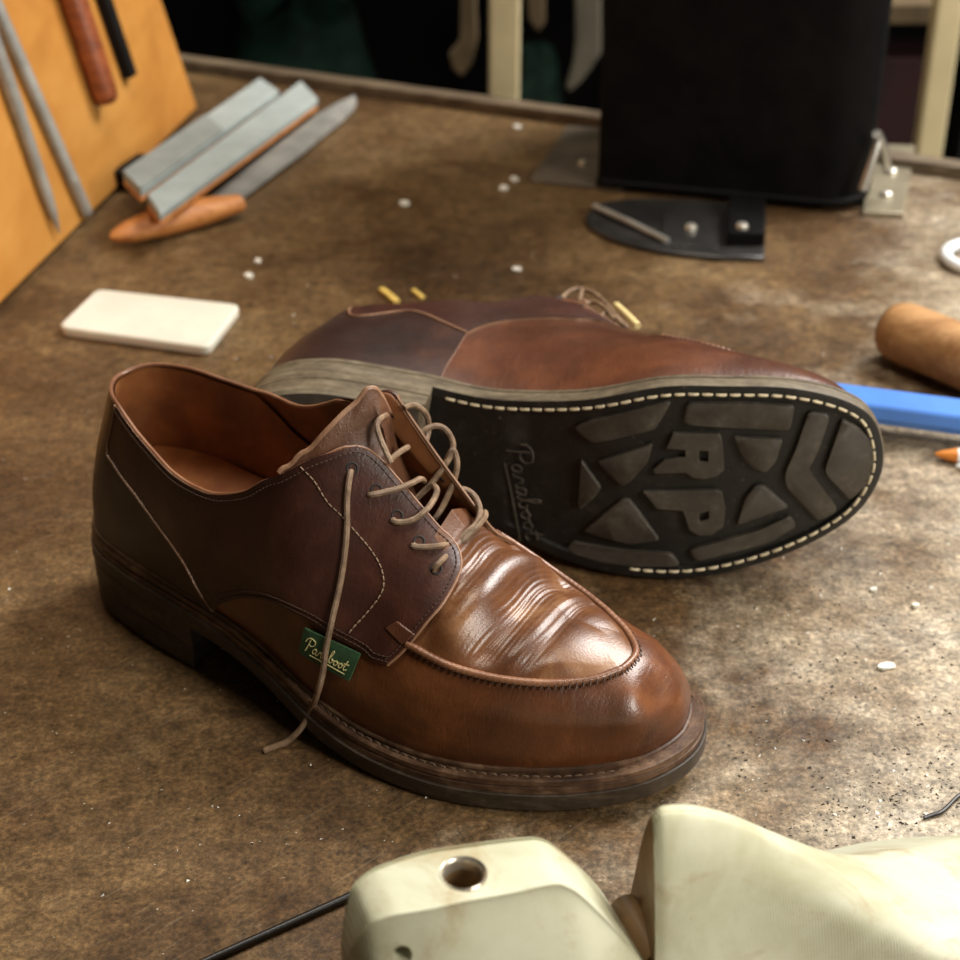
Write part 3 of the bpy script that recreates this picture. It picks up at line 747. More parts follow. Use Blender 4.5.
        e = MB(); e.tube(np.array([bp(616, 305, .021), bp(627, 315, .022), bp(638, 326, .021)])*mir, .0019, 8); 
    lo_ = link(lm, 'lace', M_LACE)
    if back: e.build('lace_tip', M_LACE_END, lo_)

    # ---- label on the outer side
    lab = picks([(308, 626), (363, 653), (352, 679), (303, 650)])
    c4 = [np.append(l, 0) for l in lab]
    nu, nv = 30, 14
    s = np.linspace(0, 1, nu)[:, None, None]; t = np.linspace(0, 1, nv)[None, :, None]
    L = (1-s)*(1-t)*lab[0]+s*(1-t)*lab[1]+s*t*lab[2]+(1-s)*t*lab[3]
    P0, N0 = S(L[..., 0], L[..., 1]), SN(L[..., 0], L[..., 1])
    tpp, lop = P0+N0*.0026, P0+N0*.0014
    mb = MB(); mb.grid(G(tpp)); mb.grid(G(lop)); mb.grid(G(np.array([lp(tpp), lp(lop)])), closed_v=True)
    lb = link(mb, 'brand_label', M_GREEN, sharp=60); tag(lb, 'small dark green label with gold script')
    mb = MB()
    for k in script_strokes():
        sx = .09+(k[:, 0]+.15)/4.6*.83; ty = .70-(k[:, 1])*.36
        sx = np.clip(sx, .03, .97); ty = np.clip(ty, .05, .95)
        q = np.array([(1-a)*(1-b)*lab[0]+a*(1-b)*lab[1]+a*b*lab[2]+(1-a)*b*lab[3] for a, b in zip(sx, ty)])
        mb.tube(G(S(q[:, 0], q[:, 1])+SN(q[:, 0], q[:, 1])*.0028), .00024, 5)
    mb.build('lettering', M_GOLD, lb)

    # ---- tread (visible on the lying shoe; both soles carry it)
    def soleplane(px, py):
        o, v = lray(px, py, True); t = (0-o[2])/v[2]
        for _ in range(5):
            x = (o+v*t)[0]; t = (float(f_zb(np.clip(x, 0, SL)))-o[2])/v[2]
        return (o+v*t)[:2]
    lugs = [
        [(574, 427), (578, 433), (592, 444), (655, 430), (672, 402), (663, 402), (590, 420)],
        [(687, 403), (683, 425), (790, 431), (795, 406), (745, 403)],
        [(597, 462), (653, 443), (648, 462), (630, 482), (622, 487), (610, 476)],
        [(578, 507), (581, 460), (601, 488), (595, 497), (580, 510)],
        [(583, 532), (622, 499), (630, 500), (660, 541), (630, 545)],
        [(566, 552), (572, 542), (625, 551), (672, 554), (681, 567), (640, 567), (600, 562)],
        [(689, 550), (760, 530), (790, 516), (797, 527), (770, 543), (695, 562)],
        [(733, 437), (783, 440), (776, 462), (766, 473), (755, 470), (743, 460)],
        [(736, 526), (744, 500), (755, 486), (764, 486), (789, 508)],
        [(808, 412), (831, 415), (818, 452), (808, 470), (836, 507), (838, 512), (818, 522), (785, 487), (784, 474), (795, 450)],
        [(842, 419), (858, 427), (872, 441), (876, 462), (868, 485), (850, 501), (826, 476), (824, 470)]]
    def pr(poly, h=.0024, z=-.00005, rd=2):
        A = np.array([soleplane(*p) for p in poly])
        return A
    tm = MB()
    for poly in lugs:
        A = resample(np.vstack([catmull(np.vstack([a, (a+b)/2, b]), 2) for a, b in zip(pr(poly), np.roll(pr(poly), -1, 0))]), 60, True)
        A = (np.roll(A, 1, 0)+2*A+np.roll(A, -1, 0))/4
        c = A.mean(0); B = c+(A-c)*(1-.0007/np.linalg.norm(A-c, axis=1).mean()); z = f_zb(A[:, 0])
        n = len(A)
        V = np.vstack([np.column_stack([A, z+.0030]), np.column_stack([A, z+.0004]), np.column_stack([B, z-.0002])])
        F = [(i, (i+1) % n, (i+1) % n+n, i+n) for i in range(n)]+[(i+n, (i+1) % n+n, (i+1) % n+2*n, i+2*n) for i in range(n)]+[tuple(range(2*n, 3*n))]
        tm.add(D0(V), F)
    link(tm, 'tread', M_LUG, sharp=50)
    # tread lettering R and P
    def letter(outer, hole):
        A = np.array([soleplane(*p) for p in outer]); H = np.array([soleplane(*p) for p in hole])
        bm = bmesh.new()
        def lpv(Q): return [bm.verts.new((*D0(np.array([[p[0], p[1], float(f_zb(p[0]))-.0003]]))[0],)) for p in Q]
        va, vh = lpv(A), lpv(H)
        ed = [bm.edges.new((v[i], v[(i+1) % len(v)])) for v in (va, vh) for i in range(len(v))]
        bmesh.ops.triangle_fill(bm, use_beauty=True, use_dissolve=False, edges=ed)
        r_ = bmesh.ops.extrude_face_region(bm, geom=bm.faces[:])
        for v in [g for g in r_['geom'] if isinstance(g, bmesh.types.BMVert)]: v.co.z += .003
        bmesh.ops.recalc_face_normals(bm, faces=bm.faces)
        me = bpy.data.meshes.new('tread_lettering'); bm.to_mesh(me); bm.free(); me.materials.append(M_LUG)
        o = bpy.data.objects.new('tread_lettering', me); COL.objects.link(o); o.parent = root
        md = o.modifiers.new('bevel', 'BEVEL'); md.width = .0004; md.segments = 2; md.limit_method = 'ANGLE'
    letter([(673, 433), (719, 434), (722, 440), (724, 470), (716, 477), (704, 479), (693, 478), (686, 473), (655, 474), (653, 470), (664, 460), (685, 457), (685, 450), (666, 449)],
           [(699, 451), (699, 462), (708, 462), (708, 451)])
    letter([(643, 492), (716, 490), (722, 493), (725, 510), (723, 527), (712, 535), (699, 536), (689, 530), (683, 511), (657, 509)],
           [(699, 514), (699, 522), (709, 519), (709, 511)])
    # script moulded into the waist, running across the sole
    mb = MB()
    a0, a1 = np.array([511, 448]), np.array([531, 545])
    for k in script_strokes():
        tx = (k[:, 0]+.15)/4.6; hh = (k[:, 1]+.36)
        px = a0[0]+(a1[0]-a0[0])*tx+hh*17-10; py = a0[1]+(a1[1]-a0[1])*tx-hh*3
        Q = np.array([soleplane(x, y) for x, y in zip(px, py)])
        mb.tube(D0(np.column_stack([Q, f_zb(Q[:, 0])-.0001])), .00045, 5)
    link(mb, 'moulded_script', M_LUG)
    # pale lockstitch around the underside
    c = inset(OUT, .0046); zc = f_zb(c[:, 0]); j0 = np.argmin(np.hypot(c[:, 0]-.100, c[:, 1]+.03))
    cc = np.roll(np.column_stack([c, zc]), -j0, 0)
    if cc[5, 0] < cc[0, 0]: cc = np.roll(cc[::-1], 1, 0)
    # lateral run from x = .165, toe, then medial back to the heel breast
    on = [i for i in range(len(cc)) if (cc[i, 1] < 0 and cc[i, 0] > .192) or (cc[i, 1] >= 0 and cc[i, 0] > .098)]
    seq = cc[on]; sb = MB(); seq = resample(seq, 500)
    dashes(sb, D0(seq), np.tile([0, 0, -1.], (500, 1)), .00072, .0046, .0016, -.00035)
    link(sb, 'sole_stitching', M_THREAD_W)
    return root
# ================================================================== MATERIALS OF THE WORKSHOP
def m_table():
    k = NT('worn grimy bench top')
    X, Y, Z = k.xyz()
    big = k.noise(5.5, 5, .6, .5)
    mid = k.noise(19, 6, .66, .35)
    fine = k.noise(130, 5, .7)
    f = k.math('ADD', k.math('MULTIPLY', big, .62), k.math('ADD', k.math('MULTIPLY', mid, .22), k.math('MULTIPLY', k.noise(60, 6, .75), .16)))
    c = k.ramp(f, [(.36, (.036, .0175, .0065)), (.46, (.076, .0410, .0165)), (.55, (.128, .076, .032)), (.66, (.21, .140, .068))])
    # bare rubbed patches plus window sheen put into the colour, paler towards +x
    wear_sheen = k.math('ADD', k.math('MULTIPLY', k.math('SUBTRACT', k.math('SUBTRACT', X, k.math('MULTIPLY', k.math('SUBTRACT', Y, .6), .34)), .025), 2.0), k.math('MULTIPLY', k.math('SUBTRACT', k.noise(7, 5, .62, .4), .5), 1.3))
    wear_sheen = k.math('ADD', wear_sheen, k.math('MULTIPLY', k.math('SUBTRACT', k.noise(45, 5, .7), .5), .6))
    wm = k.ramp(wear_sheen, [(.04, 0.), (.46, 1.)])
    pale = k.ramp(k.noise(30, 6, .75), [(.32, (.27, .212, .140)), (.52, (.385, .322, .232)), (.70, (.50, .445, .355))])
    c = k.mix(k.math('MULTIPLY', wm, .85), c, pale)
    # grease stains, scratches, dark pits and pale specks
    st = k.ramp(k.noise(11, 5, .7, 1.2, src=k.mapping((1, 1, 1), loc=(3, 7, 1))), [(.56, 0.), (.68, 1.)])
    c = k.mix(k.math('MULTIPLY', st, .38), c, (.042, .019, .007))
    gr = k.ramp(fine, [(.34, .52), (.5, 1.), (.66, 1.45)])
    c = k.mix(.9, c, gr, 'MULTIPLY')
    c = k.mix(.8, c, k.ramp(k.noise(420, 4, .75), [(.34, .40), (.5, 1.), (.64, 1.7)]), 'MULTIPLY')
    c = k.mix(.3, c, k.ramp(k.noise(38, 6, .72, .6, src=k.mapping(loc=(2, 8, 4))), [(.36, .5), (.5, 1.), (.66, 1.35)]), 'MULTIPLY')
    pit = k.ramp(k.voro(150), [(.10, 1.), (.20, 0.)]); pm = k.ramp(k.noise(16, 4, .7, 0, src=k.mapping(loc=(9, 2, 0))), [(.5, 0.), (.62, 1.)])
    c = k.mix(k.math('MULTIPLY', k.math('MULTIPLY', pit, pm), .8), c, (.018, .011, .006))
    spk = k.ramp(k.voro(230, src=k.mapping(loc=(4, 4, 0))), [(.06, 1.), (.12, 0.)]); sm = k.ramp(k.noise(60, 3, .7), [(.56, 0.), (.62, 1.)])
    c = k.mix(k.math('MULTIPLY', k.math('MULTIPLY', spk, sm), .7), c, (.62, .55, .42))
    scr = k.ramp(k.noise(1, 2, .5, .4, src=k.mapping((30, 700, 1), src=k.mapping((1, 1, 1), rot=(0, 0, -.75)))), [(.62, 0.), (.70, 1.)])
    c = k.mix(k.math('MULTIPLY', scr, .13), c, (.40, .31, .2))
    # a pale ring left by a pot
    r = k.ramp(k.math('ADD', k.math('MULTIPLY', mid, .25), k.math('MULTIPLY', fine, .35)), [(.22, .0), (.4, 1.)])
    ro = k.math('ADD', k.math('MULTIPLY', k.noise(24, 5, .7), .38), .24)
    ro = k.math('SUBTRACT', ro, k.math('MULTIPLY', wm, .06))
    b = k.bump(k.math('ADD', k.math('MULTIPLY', mid, .6), k.math('MULTIPLY', fine, .35)), .35, .0022)
    b = k.bump(k.noise(700, 3, .7), .22, .0006, b)
    k.set(color=c, rough=ro, normal=b, spec=.34)
    return k.m
M_TABLE = m_table()
def m_wood(name, a, b, c3, scale=9, rough=.5, rot=(0, 0, 0), along=(1, 12, 12)):
    k = NT(name)
    v = k.mapping(tuple(scale*x for x in along), rot)
    n = k.noise(1, 5, .6, .6, src=v); n2 = k.noise(1, 3, .6, 0, src=k.mapping(tuple(scale*6*x for x in along), rot))
    k.set(color=k.ramp(k.math('ADD', k.math('MULTIPLY', n, .75), k.math('MULTIPLY', n2, .25)), [(.36, a), (.5, b), (.64, c3)]), rough=rough, normal=k.bump(n2, .15, .0006))
    return k.m
M_BOARD = m_wood('orange varnished board', (.36, .145, .025), (.44, .19, .036), (.50, .235, .052), 5, .45, along=(6, 1, 2))
M_RAIL = m_wood('worn bench rail', (.06, .040, .022), (.115, .080, .046), (.19, .14, .085), 8, .6, along=(1, 8, 8))
M_STEEL = m_plain('dull grey steel', (.34, .335, .305), .38, .2, 40, metal=.35)
M_STEEL_L = m_plain('bright steel', (.55, .54, .50), .30, .2, 60, metal=.85)
M_REDWOOD = m_wood('red brown handle wood', (.14, .032, .009), (.24, .060, .016), (.33, .09, .025), 12, .45)
M_BLACK = m_plain('matt black', (.005, .0045, .0045), .6, .3, spec=.15)
M_STONE = m_plain('blue grey abrasive', (.29, .325, .31), .8, .10, 30, bump=.4)
M_STONE_D = m_plain('worn darker abrasive', (.215, .235, .22), .8, .12, 30, bump=.4)
M_ORANGEWOOD = m_wood('orange brown wood', (.36, .125, .028), (.50, .19, .045), (.62, .27, .08), 14, .5)
M_CREAM = m_plain('cream painted wood', (.86, .72, .42), .5, .10, 12, bump=.05)
M_WAX = m_plain('off white block', (.70, .65, .545), .5, .07, 26, sss=.1)
M_HANDLE = m_wood('beech handle', (.27, .125, .045), (.38, .195, .075), (.50, .28, .12), 7, .42)
M_BLUE = m_plain('blue plastic', (.085, .235, .68), .35, .06, 30, bump=.02)
M_WHITE = m_plain('white paint', (.80, .80, .78), .4, .06, 40)
M_ORANGE = m_plain('orange tip', (.72, .25, .04), .45, .1)
M_RING = m_plain('white plastic ring', (.82, .85, .86), .35, .04, 40, bump=.02)
M_YEL = m_plain('yellow straw', (.62, .43, .10), .55, .15, 90)
M_CHIP = m_plain('pale chip', (.70, .68, .60), .6, .12, 120)
M_DARKBIT = m_plain('dark crumb', (.022, .014, .009), .7, .3)
M_WIRE = m_plain('black wire', (.010, .008, .007), .38, .2)
def m_machine():
    k = NT('black enamelled casing')
    n = k.noise(24, 5, .7, .5)
    chip = k.ramp(k.noise(34, 6, .75, .7), [(.70, 0.), (.76, 1.)])
    c = k.mix(k.math('MULTIPLY', chip, .45), k.ramp(n, [(.4, (.0020, .0019, .0019)), (.65, (.0045, .004, .004))]), (.12, .10, .085))
    k.set(color=c, rough=k.math('ADD', k.math('MULTIPLY', n, .25), .48), normal=k.bump(n, .08, .002), spec=.10); return k.m
M_MACHINE = m_machine()
M_PLATE = m_plain('scuffed grey base plate', (.115, .092, .066), .5, .3, 25, metal=.3)
M_PLATE_L = m_plain('lighter bracket plate', (.30, .26, .18), .42, .22, 25, metal=.55)
M_FOOT = m_plain('dark blued steel plate', (.065, .062, .060), .26, .3, 30, metal=.6)
M_BOLT = m_plain('bright bolt head', (.80, .76, .66), .28, .1, 80, metal=.75)
def m_last():
    k = NT('aged cream last plastic')
    n = k.noise(16, 5, .65, .4); n2 = k.noise(70, 5, .7)
    c = k.ramp(n, [(.34, (.40, .39, .25)), (.5, (.525, .525, .385)), (.66, (.60, .60, .465))])
    g = k.ramp(k.noise(26, 6, .72, .8, src=k.mapping(loc=(1, 5, 2))), [(.53, 0.), (.68, 1.)])
    c = k.mix(k.math('MULTIPLY', g, .62), c, (.31, .19, .075))
    sp = k.ramp(k.noise(180, 4, .7), [(.66, 0.), (.74, 1.)]); c = k.mix(k.math('MULTIPLY', sp, .3), c, (.25, .15, .07))
    w = k.wave(330, .8, 2, 1.5, dire='X')
    c = k.mix(k.math('MULTIPLY', w, .16), c, (.40, .36, .22))
    k.set(color=c, rough=k.math('ADD', k.math('MULTIPLY', n2, .2), .40), normal=k.bump(w, .16, .0006, k.bump(n2, .10, .001)), spec=.35)
    return k.m
M_LAST = m_last()
M_LAST_END = m_plain('grimy shaded last joint', (.17, .10, .042), .45, .4, 60)  # brown grime, darkened further to paint in the shadow of the joint gap
M_BRASS = m_plain('worn metal thimble', (.55, .50, .40), .3, .2, 90, metal=.8)
M_FLOOR = m_plain('dark workshop floor', (.010, .008, .007), .9, .3, 6, spec=.1)
M_WALL = m_plain('dark workshop wall', (.0035, .003, .003), .95, .3, 4, spec=0.0)

# ================================================================== WORKBENCH
E1 = np.array([.9135, -.4067, 0]); E2 = np.array([-.4067, -.9135, 0]); UPV = np.array([0, 0, 1.])
CORN = at(188, 70)*np.array([1, 1, 0])
bench = empty('workbench', (0, 0, 0), 'worn brown workbench with a grimy scratched top and a low back rail', 'workbench')
mb = MB()
BW, BD, TH = 1.75, 1.28, .045
def quad(a0, a1, b0, b1): return [tuple((CORN+E1*a+E2*b)[:2]) for a, b in ((a0, b0), (a0, b1), (a1, b1), (a1, b0))]
mb.prism(quad(-.25, BW-.25, -.012, BD), -TH, 0.0); mb.build('tabletop', M_TABLE, bench, bevel=.002)
mb = MB()
RR = np.array([E1, -E2, UPV]).T
mb.box(CORN+E1*(BW/2-.25)+E2*(-.0045)+UPV*.0045, (BW/2, .0085, .0055), RR); mb.build('back_rail', M_RAIL, bench, bevel=.0016)
for a in (-.20, BW-.30):
    for b in (.05, BD-.06):
        mb = MB(); mb.box(CORN+E1*a+E2*b+UPV*(-.4425), (.035, .035, .3975), RR); mb.build('leg', M_RAIL, bench, bevel=.003)
mb = MB(); mb.box(CORN+E1*(BW/2-.25)+E2*.035+UPV*-.09, (BW/2-.08, .012, .045), RR); mb.build('apron_rail', M_RAIL, bench, bevel=.002)

# ================================================================== ROOM
def struct(mb, name, mat):
    o = mb.build(name, mat); o['kind'] = 'structure'; return o
ZF = -.84
mb = MB(); mb.box((0, 1.0, ZF-.02), (2.6, 2.6, .02)); struct(mb, 'floor', M_FLOOR)
mb = MB(); mb.box((0, 3.62, .68), (2.6, .02, 1.52)); struct(mb, 'wall_back', M_WALL)
mb = MB(); mb.box((-2.62, 1.0, .68), (.02, 2.6, 1.52)); struct(mb, 'wall_left', M_WALL)

# ================================================================== TOOL BOARD AND ITS TOOLS
P1 = at(198, 112); P0 = at(0, 310); bd = (P1-P0)/np.linalg.norm(P1-P0); bn = np.array([bd[1], -bd[0], 0])
al = math.radians(14.3); bu = np.array([0, 0, 1])*math.cos(al)-bn*math.sin(al); bo = bn*math.cos(al)+np.array([0, 0, 1])*math.sin(al)
def on_board(px, py, off=0.0):
    o, v = ray(px, py); p = P1+bo*off; t = ((p-o) @ bo)/(v @ bo); return o+v*t
brd = empty('tool_board', (0, 0, 0), 'orange varnished wooden board leaning back at the left end of the bench', 'board')
mb = MB(); BL, BH, BT = .62, .36, .014
c = P1-bd*BL/2+bu*BH/2-bo*BT/2+UPV*.0035
mb.box(c+UPV*.0, (BL/2, BH/2, BT/2), np.array([bd, bu, bo]).T); mb.build('panel', M_BOARD, brd, bevel=.0015)
for s_ in (.05, BL-.05):
    mb = MB(); q = P1-bd*s_-bo*BT
    top = q+bu*.27; foot = q+bu*.02-bn*.105; foot[2] = .0
    A = [q+bu*.02, top, foot]; A[0] = A[0].copy(); A[0][2] = .0
    V = [p+bd*w for w in (-.008, .008) for p in A]
    mb.add(V, [(0, 1, 2), (5, 4, 3), (0, 3, 4, 1), (1, 4, 5, 2), (2, 5, 3, 0)]); mb.build('strut', M_RAIL, brd)
mb = MB(); mb.box(P1-bd*.27+bu*.33+bo*.0006, (.22, .012, .0006), np.array([bd, bu, bo]).T); mb.build('tool_strip', M_BLACK, brd, bevel=.001)
def board_tool(name, a, b, rad, mat, label, cat, prof, ext=.06, n=16, flat=1.0):
    """tool lying against the board from picture point a (towards the top) to its tip b"""
    mq = max(q for _, q in prof)*1.03; pa, pb = on_board(*a, off=rad*mq), on_board(*b, off=rad*mq)
    d = (pa-pb)/np.linalg.norm(pa-pb); pa = pa+d*ext; L = np.linalg.norm(pa-pb)
    mb = MB(); pts = np.array([pb+d*L*t for t, _ in prof]); mb.tube(pts, [rad*q for _, q in prof], n)
    o = mb.build(name, mat); tag(o, label, cat, 'tools on the orange board'); return o, pa, pb, d, L
o, pa, pb, d, L = board_tool('round_file', (0, 14), (88, 216), .0046, M_STEEL, 'thin grey steel rod with a rounded tip on the orange board', 'tool',
    [(0, .35), (.004, .75), (.012, .95), (.03, 1), (.12, 1.0), (.125, 1.06), (.14, 1.06), (.145, 1), (1, 1.05)])
o, pa, pb, d, L = board_tool('pointed_awl', (0, 60), (60, 234), .0043, M_STEEL, 'grey steel awl with a sharp point on the orange board, leftmost of the tools', 'tool',
    [(0, .08), (.03, .35), (.08, .75), (.16, 1), (.46, 1.1), (.47, 1.22), (1, 1.25)])
o, pa, pb, d, L = board_tool('wooden_scraper', (74, 0), (108, 104), .0098, M_REDWOOD, 'red brown rounded wooden handle on the orange board, beside the black one', 'tool',
    [(0, .45), (.01, .72), (.03, .93), (.07, 1), (.3, 1.03), (1, .95)])
pa, pb = on_board(104, 0, .005), on_board(130, 77, .005); d = (pa-pb)/np.linalg.norm(pa-pb); pa = pa+d*.07
sd_ = np.cross(d, bo); mb = MB(); mb.box((pa+pb)/2, (np.linalg.norm(pa-pb)/2, .0062, .0045), np.array([d, sd_, bo]).T)
tag(mb.build('flat_bar', M_BLACK, bevel=.001), 'flat black bar with a square end on the orange board, beside the red brown handle', 'tool', 'tools on the orange board')

# ================================================================== SHARPENING BARS, RASP
def slab4(name, top, th, side_m, top_m, label, group=None, split=None, cat='sharpening bar'):
    """four corners of the top face (world), thickness th downwards"""
    t = [np.array(p, float) for p in top]; nrm = np.cross(t[1]-t[0], t[3]-t[0]); nrm /= np.linalg.norm(nrm)
    if nrm[2] < 0: nrm = -nrm
    root = empty(name, tuple(np.mean(t, 0)*[1, 1, 0]), label, cat, group)
    off = np.mean(t, 0)*[1, 1, 0]
    t = [p-off for p in t]
    def body(h0, h1, m, nm):
        mb = MB(); V = [p-nrm*h0 for p in t]+[p-nrm*h1 for p in t]
        mb.add(V, [(0, 1, 2, 3), (7, 6, 5, 4), (0, 4, 5, 1), (1, 5, 6, 2), (2, 6, 7, 3), (3, 7, 4, 0)]); return mb.build(nm, m, root, bevel=.0015, seg=3)
    body(.0068, th, side_m, 'wooden_back')
    body(0, .0068, top_m, 'abrasive_face')
    if split:
        a, b = split; tt = [t[0]*(1-a)+t[1]*a, t[0]*(1-b)+t[1]*b, t[3]*(1-b)+t[2]*b, t[3]*(1-a)+t[2]*a]
        mb = MB(); V = [p+nrm*.0003 for p in tt]+[p-nrm*.001 for p in tt]
        mb.add(V, [(0, 1, 2, 3), (7, 6, 5, 4), (0, 4, 5, 1), (1, 5, 6, 2), (2, 6, 7, 3), (3, 7, 4, 0)]); mb.build('worn_patch', M_STONE_D, root)
    return root
zn, zf_ = .034, .016
slab4('sharpening_bar', [at(123, 171, zn+.006), at(260, 77, zf_+.006), at(279, 90, zf_+.006), at(141, 189, zn+.006)], .0105, M_ORANGEWOOD, M_STONE, 'blue grey sharpening bar with a darker worn half, closest to the orange board', 'sharpening bars by the board', (.0, .55))
slab4('sharpening_bar', [at(147, 194, zn), at(301, 80, zf_), at(318, 98, zf_), at(160, 213, zn)], .0105, M_ORANGEWOOD, M_STONE, 'evenly pale blue grey sharpening bar with orange sides, beside the long dull rasp', 'sharpening bars by the board')
# dark block that props up the near ends
q = at(140, 212); mb = MB(); dd = at(318, 98)-at(160, 213); dd[2] = 0; dd /= np.linalg.norm(dd); ss = np.array([dd[1], -dd[0], 0])
mb.box(at(146, 199)+dd*.030+UPV*.0075, (.022, .034, .0075), np.array([dd, ss, UPV]).T); tag(mb.build('prop_block', M_BLACK, bevel=.002), 'dark block in the shadow under the near ends of the sharpening bars', 'block')
mb = MB(); mb.box(at(275, 105)+UPV*.0006, (.03, .03, .0006), np.array([dd, ss, UPV]).T)
rasp = empty('rasp', (0, 0, 0), 'long dull grey rasp with an orange wooden handle lying beside the sharpening bars', 'rasp')
a, b = at(212, 207, .006), at(354, 98, .006); d = (b-a)/np.linalg.norm(b-a); sd_ = np.array([d[1], -d[0], 0]); L = np.linalg.norm(b-a)
W = [(-.02, .0085), (.0, .0098), (.5, .0125), (.80, .0118), (.92, .009), (.98, .005), (1.0, .0015)]
mb = MB(); rows = []
for t, w in W:
    c0 = a+d*L*t; rows.append([c0+sd_*w-UPV*.0028, c0+sd_*w*.9+UPV*.0012, c0+UPV*.0030, c0-sd_*w*.9+UPV*.0012, c0-sd_*w-UPV*.0028])
mb.grid(np.array(rows), closed_v=True)
mb.f.append((0, 1, 2, 3, 4)); mb.m.append(0); mb.f.append(tuple(len(mb.v)-1-i for i in range(5))); mb.m.append(0)
mb.build('blade', M_STEEL, rasp, sharp=25)
ha, hb = at(110, 238, .010), at(240, 203, .010); hd = (hb-ha)/np.linalg.norm(hb-ha); hs = np.array([hd[1], -hd[0], 0]); HL = np.linalg.norm(hb-ha)
mb = MB(); rows = []
for t, w, h in [(0, .001, .001), (.03, .005, .004), (.15, .0105, .007), (.4, .0135, .010), (.62, .0138, .010), (.8, .012, .0085), (.95, .009, .0065), (1.0, .008, .006), (1.003, .003, .002)]:
    c0 = ha+hd*HL*t; th = np.linspace(0, 2*math.pi, 18, endpoint=False)
    bow = hs*(-.004*math.sin(t*math.pi))
    rows.append([c0+bow+hs*w*math.cos(x)+UPV*h*math.sin(x) for x in th])
mb.grid(np.array(rows), closed_v=True); mb.build('handle', M_ORANGEWOOD, rasp)

# white block
t4 = [at(97, 288, .007), at(241, 304, .007), at(208, 347, .007), at(57, 326, .007)]
def rounded(Q, r=.16):
    out = []
    for i in range(4):
        p, a, b = Q[i], Q[i-1], Q[(i+1) % 4]; la, lb = .007/np.linalg.norm(a-p), .007/np.linalg.norm(b-p)
        p0, p2 = p+(a-p)*la, p+(b-p)*lb
        for t in np.linspace(0, 1, 6): out.append((1-t)**2*p0+2*t*(1-t)*p+t*t*p2)
    return out
mb = MB()
mb.prism([tuple(p[:2]) for p in rounded(t4)], 0.0, .007)
tag(mb.build('wax_block', M_WAX, bevel=.0018, seg=3, sharp=50), 'flat off-white rectangular block with a smudged corner on the bench', 'block')

# ================================================================== BLACK MACHINE
mach = empty('machine', (0, 0, 0), 'tall black scuffed machine casing with rounded edge standing at the back of the bench', 'machine')
fl, fr = at(596, 191)*[1, 1, 0], at(889, 187)*[1, 1, 0]
md_ = (at(800, 210)-at(596, 191)); md_[2] = 0; MWd = np.linalg.norm(fr-fl); md_ /= np.linalg.norm(md_); mn = np.array([-md_[1], md_[0], 0])
fr = fl+md_*.203
def rrect(o, ax, ay, w, h, r, n=8):
    q = .006
    out = []
    for cx, cy, a0, r in ((w-r, r, -90, r), (w-r, h-r, 0, r), (q, h-q, 90, q), (q, q, 180, q)):
        for a in np.linspace(a0, a0+90, n): out.append(tuple((o+ax*(cx+r*math.cos(math.radians(a)))+ay*(cy+r*math.sin(math.radians(a))))[:2]))
    return out
body = rrect(fl, md_, mn, .197, .16, .034)
mb = MB(); mb.prism(body, .0055, .44); mb.build('casing', M_MACHINE, mach, bevel=.004, seg=3, sharp=45)
mb = MB(); mb.prism(rrect(fl-md_*.001-mn*.002, md_, mn, .200, .163, .034), .0042, .010); mb.build('casing_foot', M_MACHINE, mach, bevel=.002)
bp_ = [at(527, 192), at(527, 134), at(600, 134)*1.0, at(600, 192)]
mb = MB(); pl = [fl-md_*.052+mn*.004, fl-md_*.052+mn*.135, fl+md_*.02+mn*.135, fl+md_*.02+mn*.002]
mb.prism([tuple(p[:2]) for p in pl], 0, .0035); o = mb.build('base_plate', M_PLATE, mach, bevel=.0008)
pr_ = [at(862, 217), at(903, 218), at(915, 150), at(870, 148)]
mb = MB(); mb.prism([tuple(p[:2]) for p in pr_[::-1]], 0, .004); mb.build('side_bracket', M_PLATE_L, mach, bevel=.0008)
outl = [at(x, y) for x, y in ((764, 262), (720, 262), (680, 258), (640, 251), (612, 243), (594, 234), (586, 225), (590, 214), (604, 207), (640, 203), (700, 205), (766, 212))]
ol = np.vstack([catmull(np.array(outl[1:-1]), 6), outl[-1:], outl[:1]])
mb = MB(); mb.prism([tuple(p[:2]) for p in ol[::-1]], 0, .004); mb.build('foot_plate', M_FOOT, mach, bevel=.0010)
mb = MB(); ft = [at(726, 246, .004), at(764, 246, .004), at(764, 208, .004), at(728, 206, .004)]
mb.prism([tuple(p[:2]) for p in ft], .004, .014); mb.build('foot_block', M_MACHINE, mach, bevel=.001)
mb = MB(); ft = [at(660, 246, .004), at(718, 249, .004), at(722, 212, .004), at(664, 209, .004)]
mb.prism([tuple(p[:2]) for p in ft], .004, .0055); mb.build('foot_shim', M_FOOT, mach, bevel=.0005)
mb = MB(); mb.tube(np.array([at(594, 206, .007), at(630, 222, .008), at(668, 241, .006)]), .0022, 8); mb.build('lever', M_STEEL, mach)
def dome(name, p, r, h, mat, parent):
    mb = MB(); th = np.linspace(0, 2*math.pi, 18, endpoint=False)
    rows = [[p+np.array([math.cos(x)*r*q, math.sin(x)*r*q, h*z]) for x in th] for q, z in ((1, -.4), (1, .35), (.85, .75), (.5, .95), (.02, 1.0))]
    mb.grid(np.array(rows), closed_v=True); return mb.build(name, mat, parent)
for px, py, z, r in ((691, 228, .006, .0042), (742, 227, .0145, .0042), (891, 172, .0045, .0050), (886, 195, .0045, .0048), (583, 164, .004, .0036)):
    dome('bolt', at(px, py, z), r, .0032, M_BOLT, mach)
mb = MB(); mb.tube(np.array([at_y(862, 190, 1.128), at_y(871, 164, 1.132), at_y(878, 142, 1.138)]), .0030, 10); mb.build('latch', M_STEEL_L, mach)
mb = MB(); mb.tube(np.array([at_y(877, 134, 1.139), at_y(884, 149, 1.150), at_y(887, 166, 1.160)]), .0034, 10); mb.build('latch_pin', M_STEEL_L, mach)
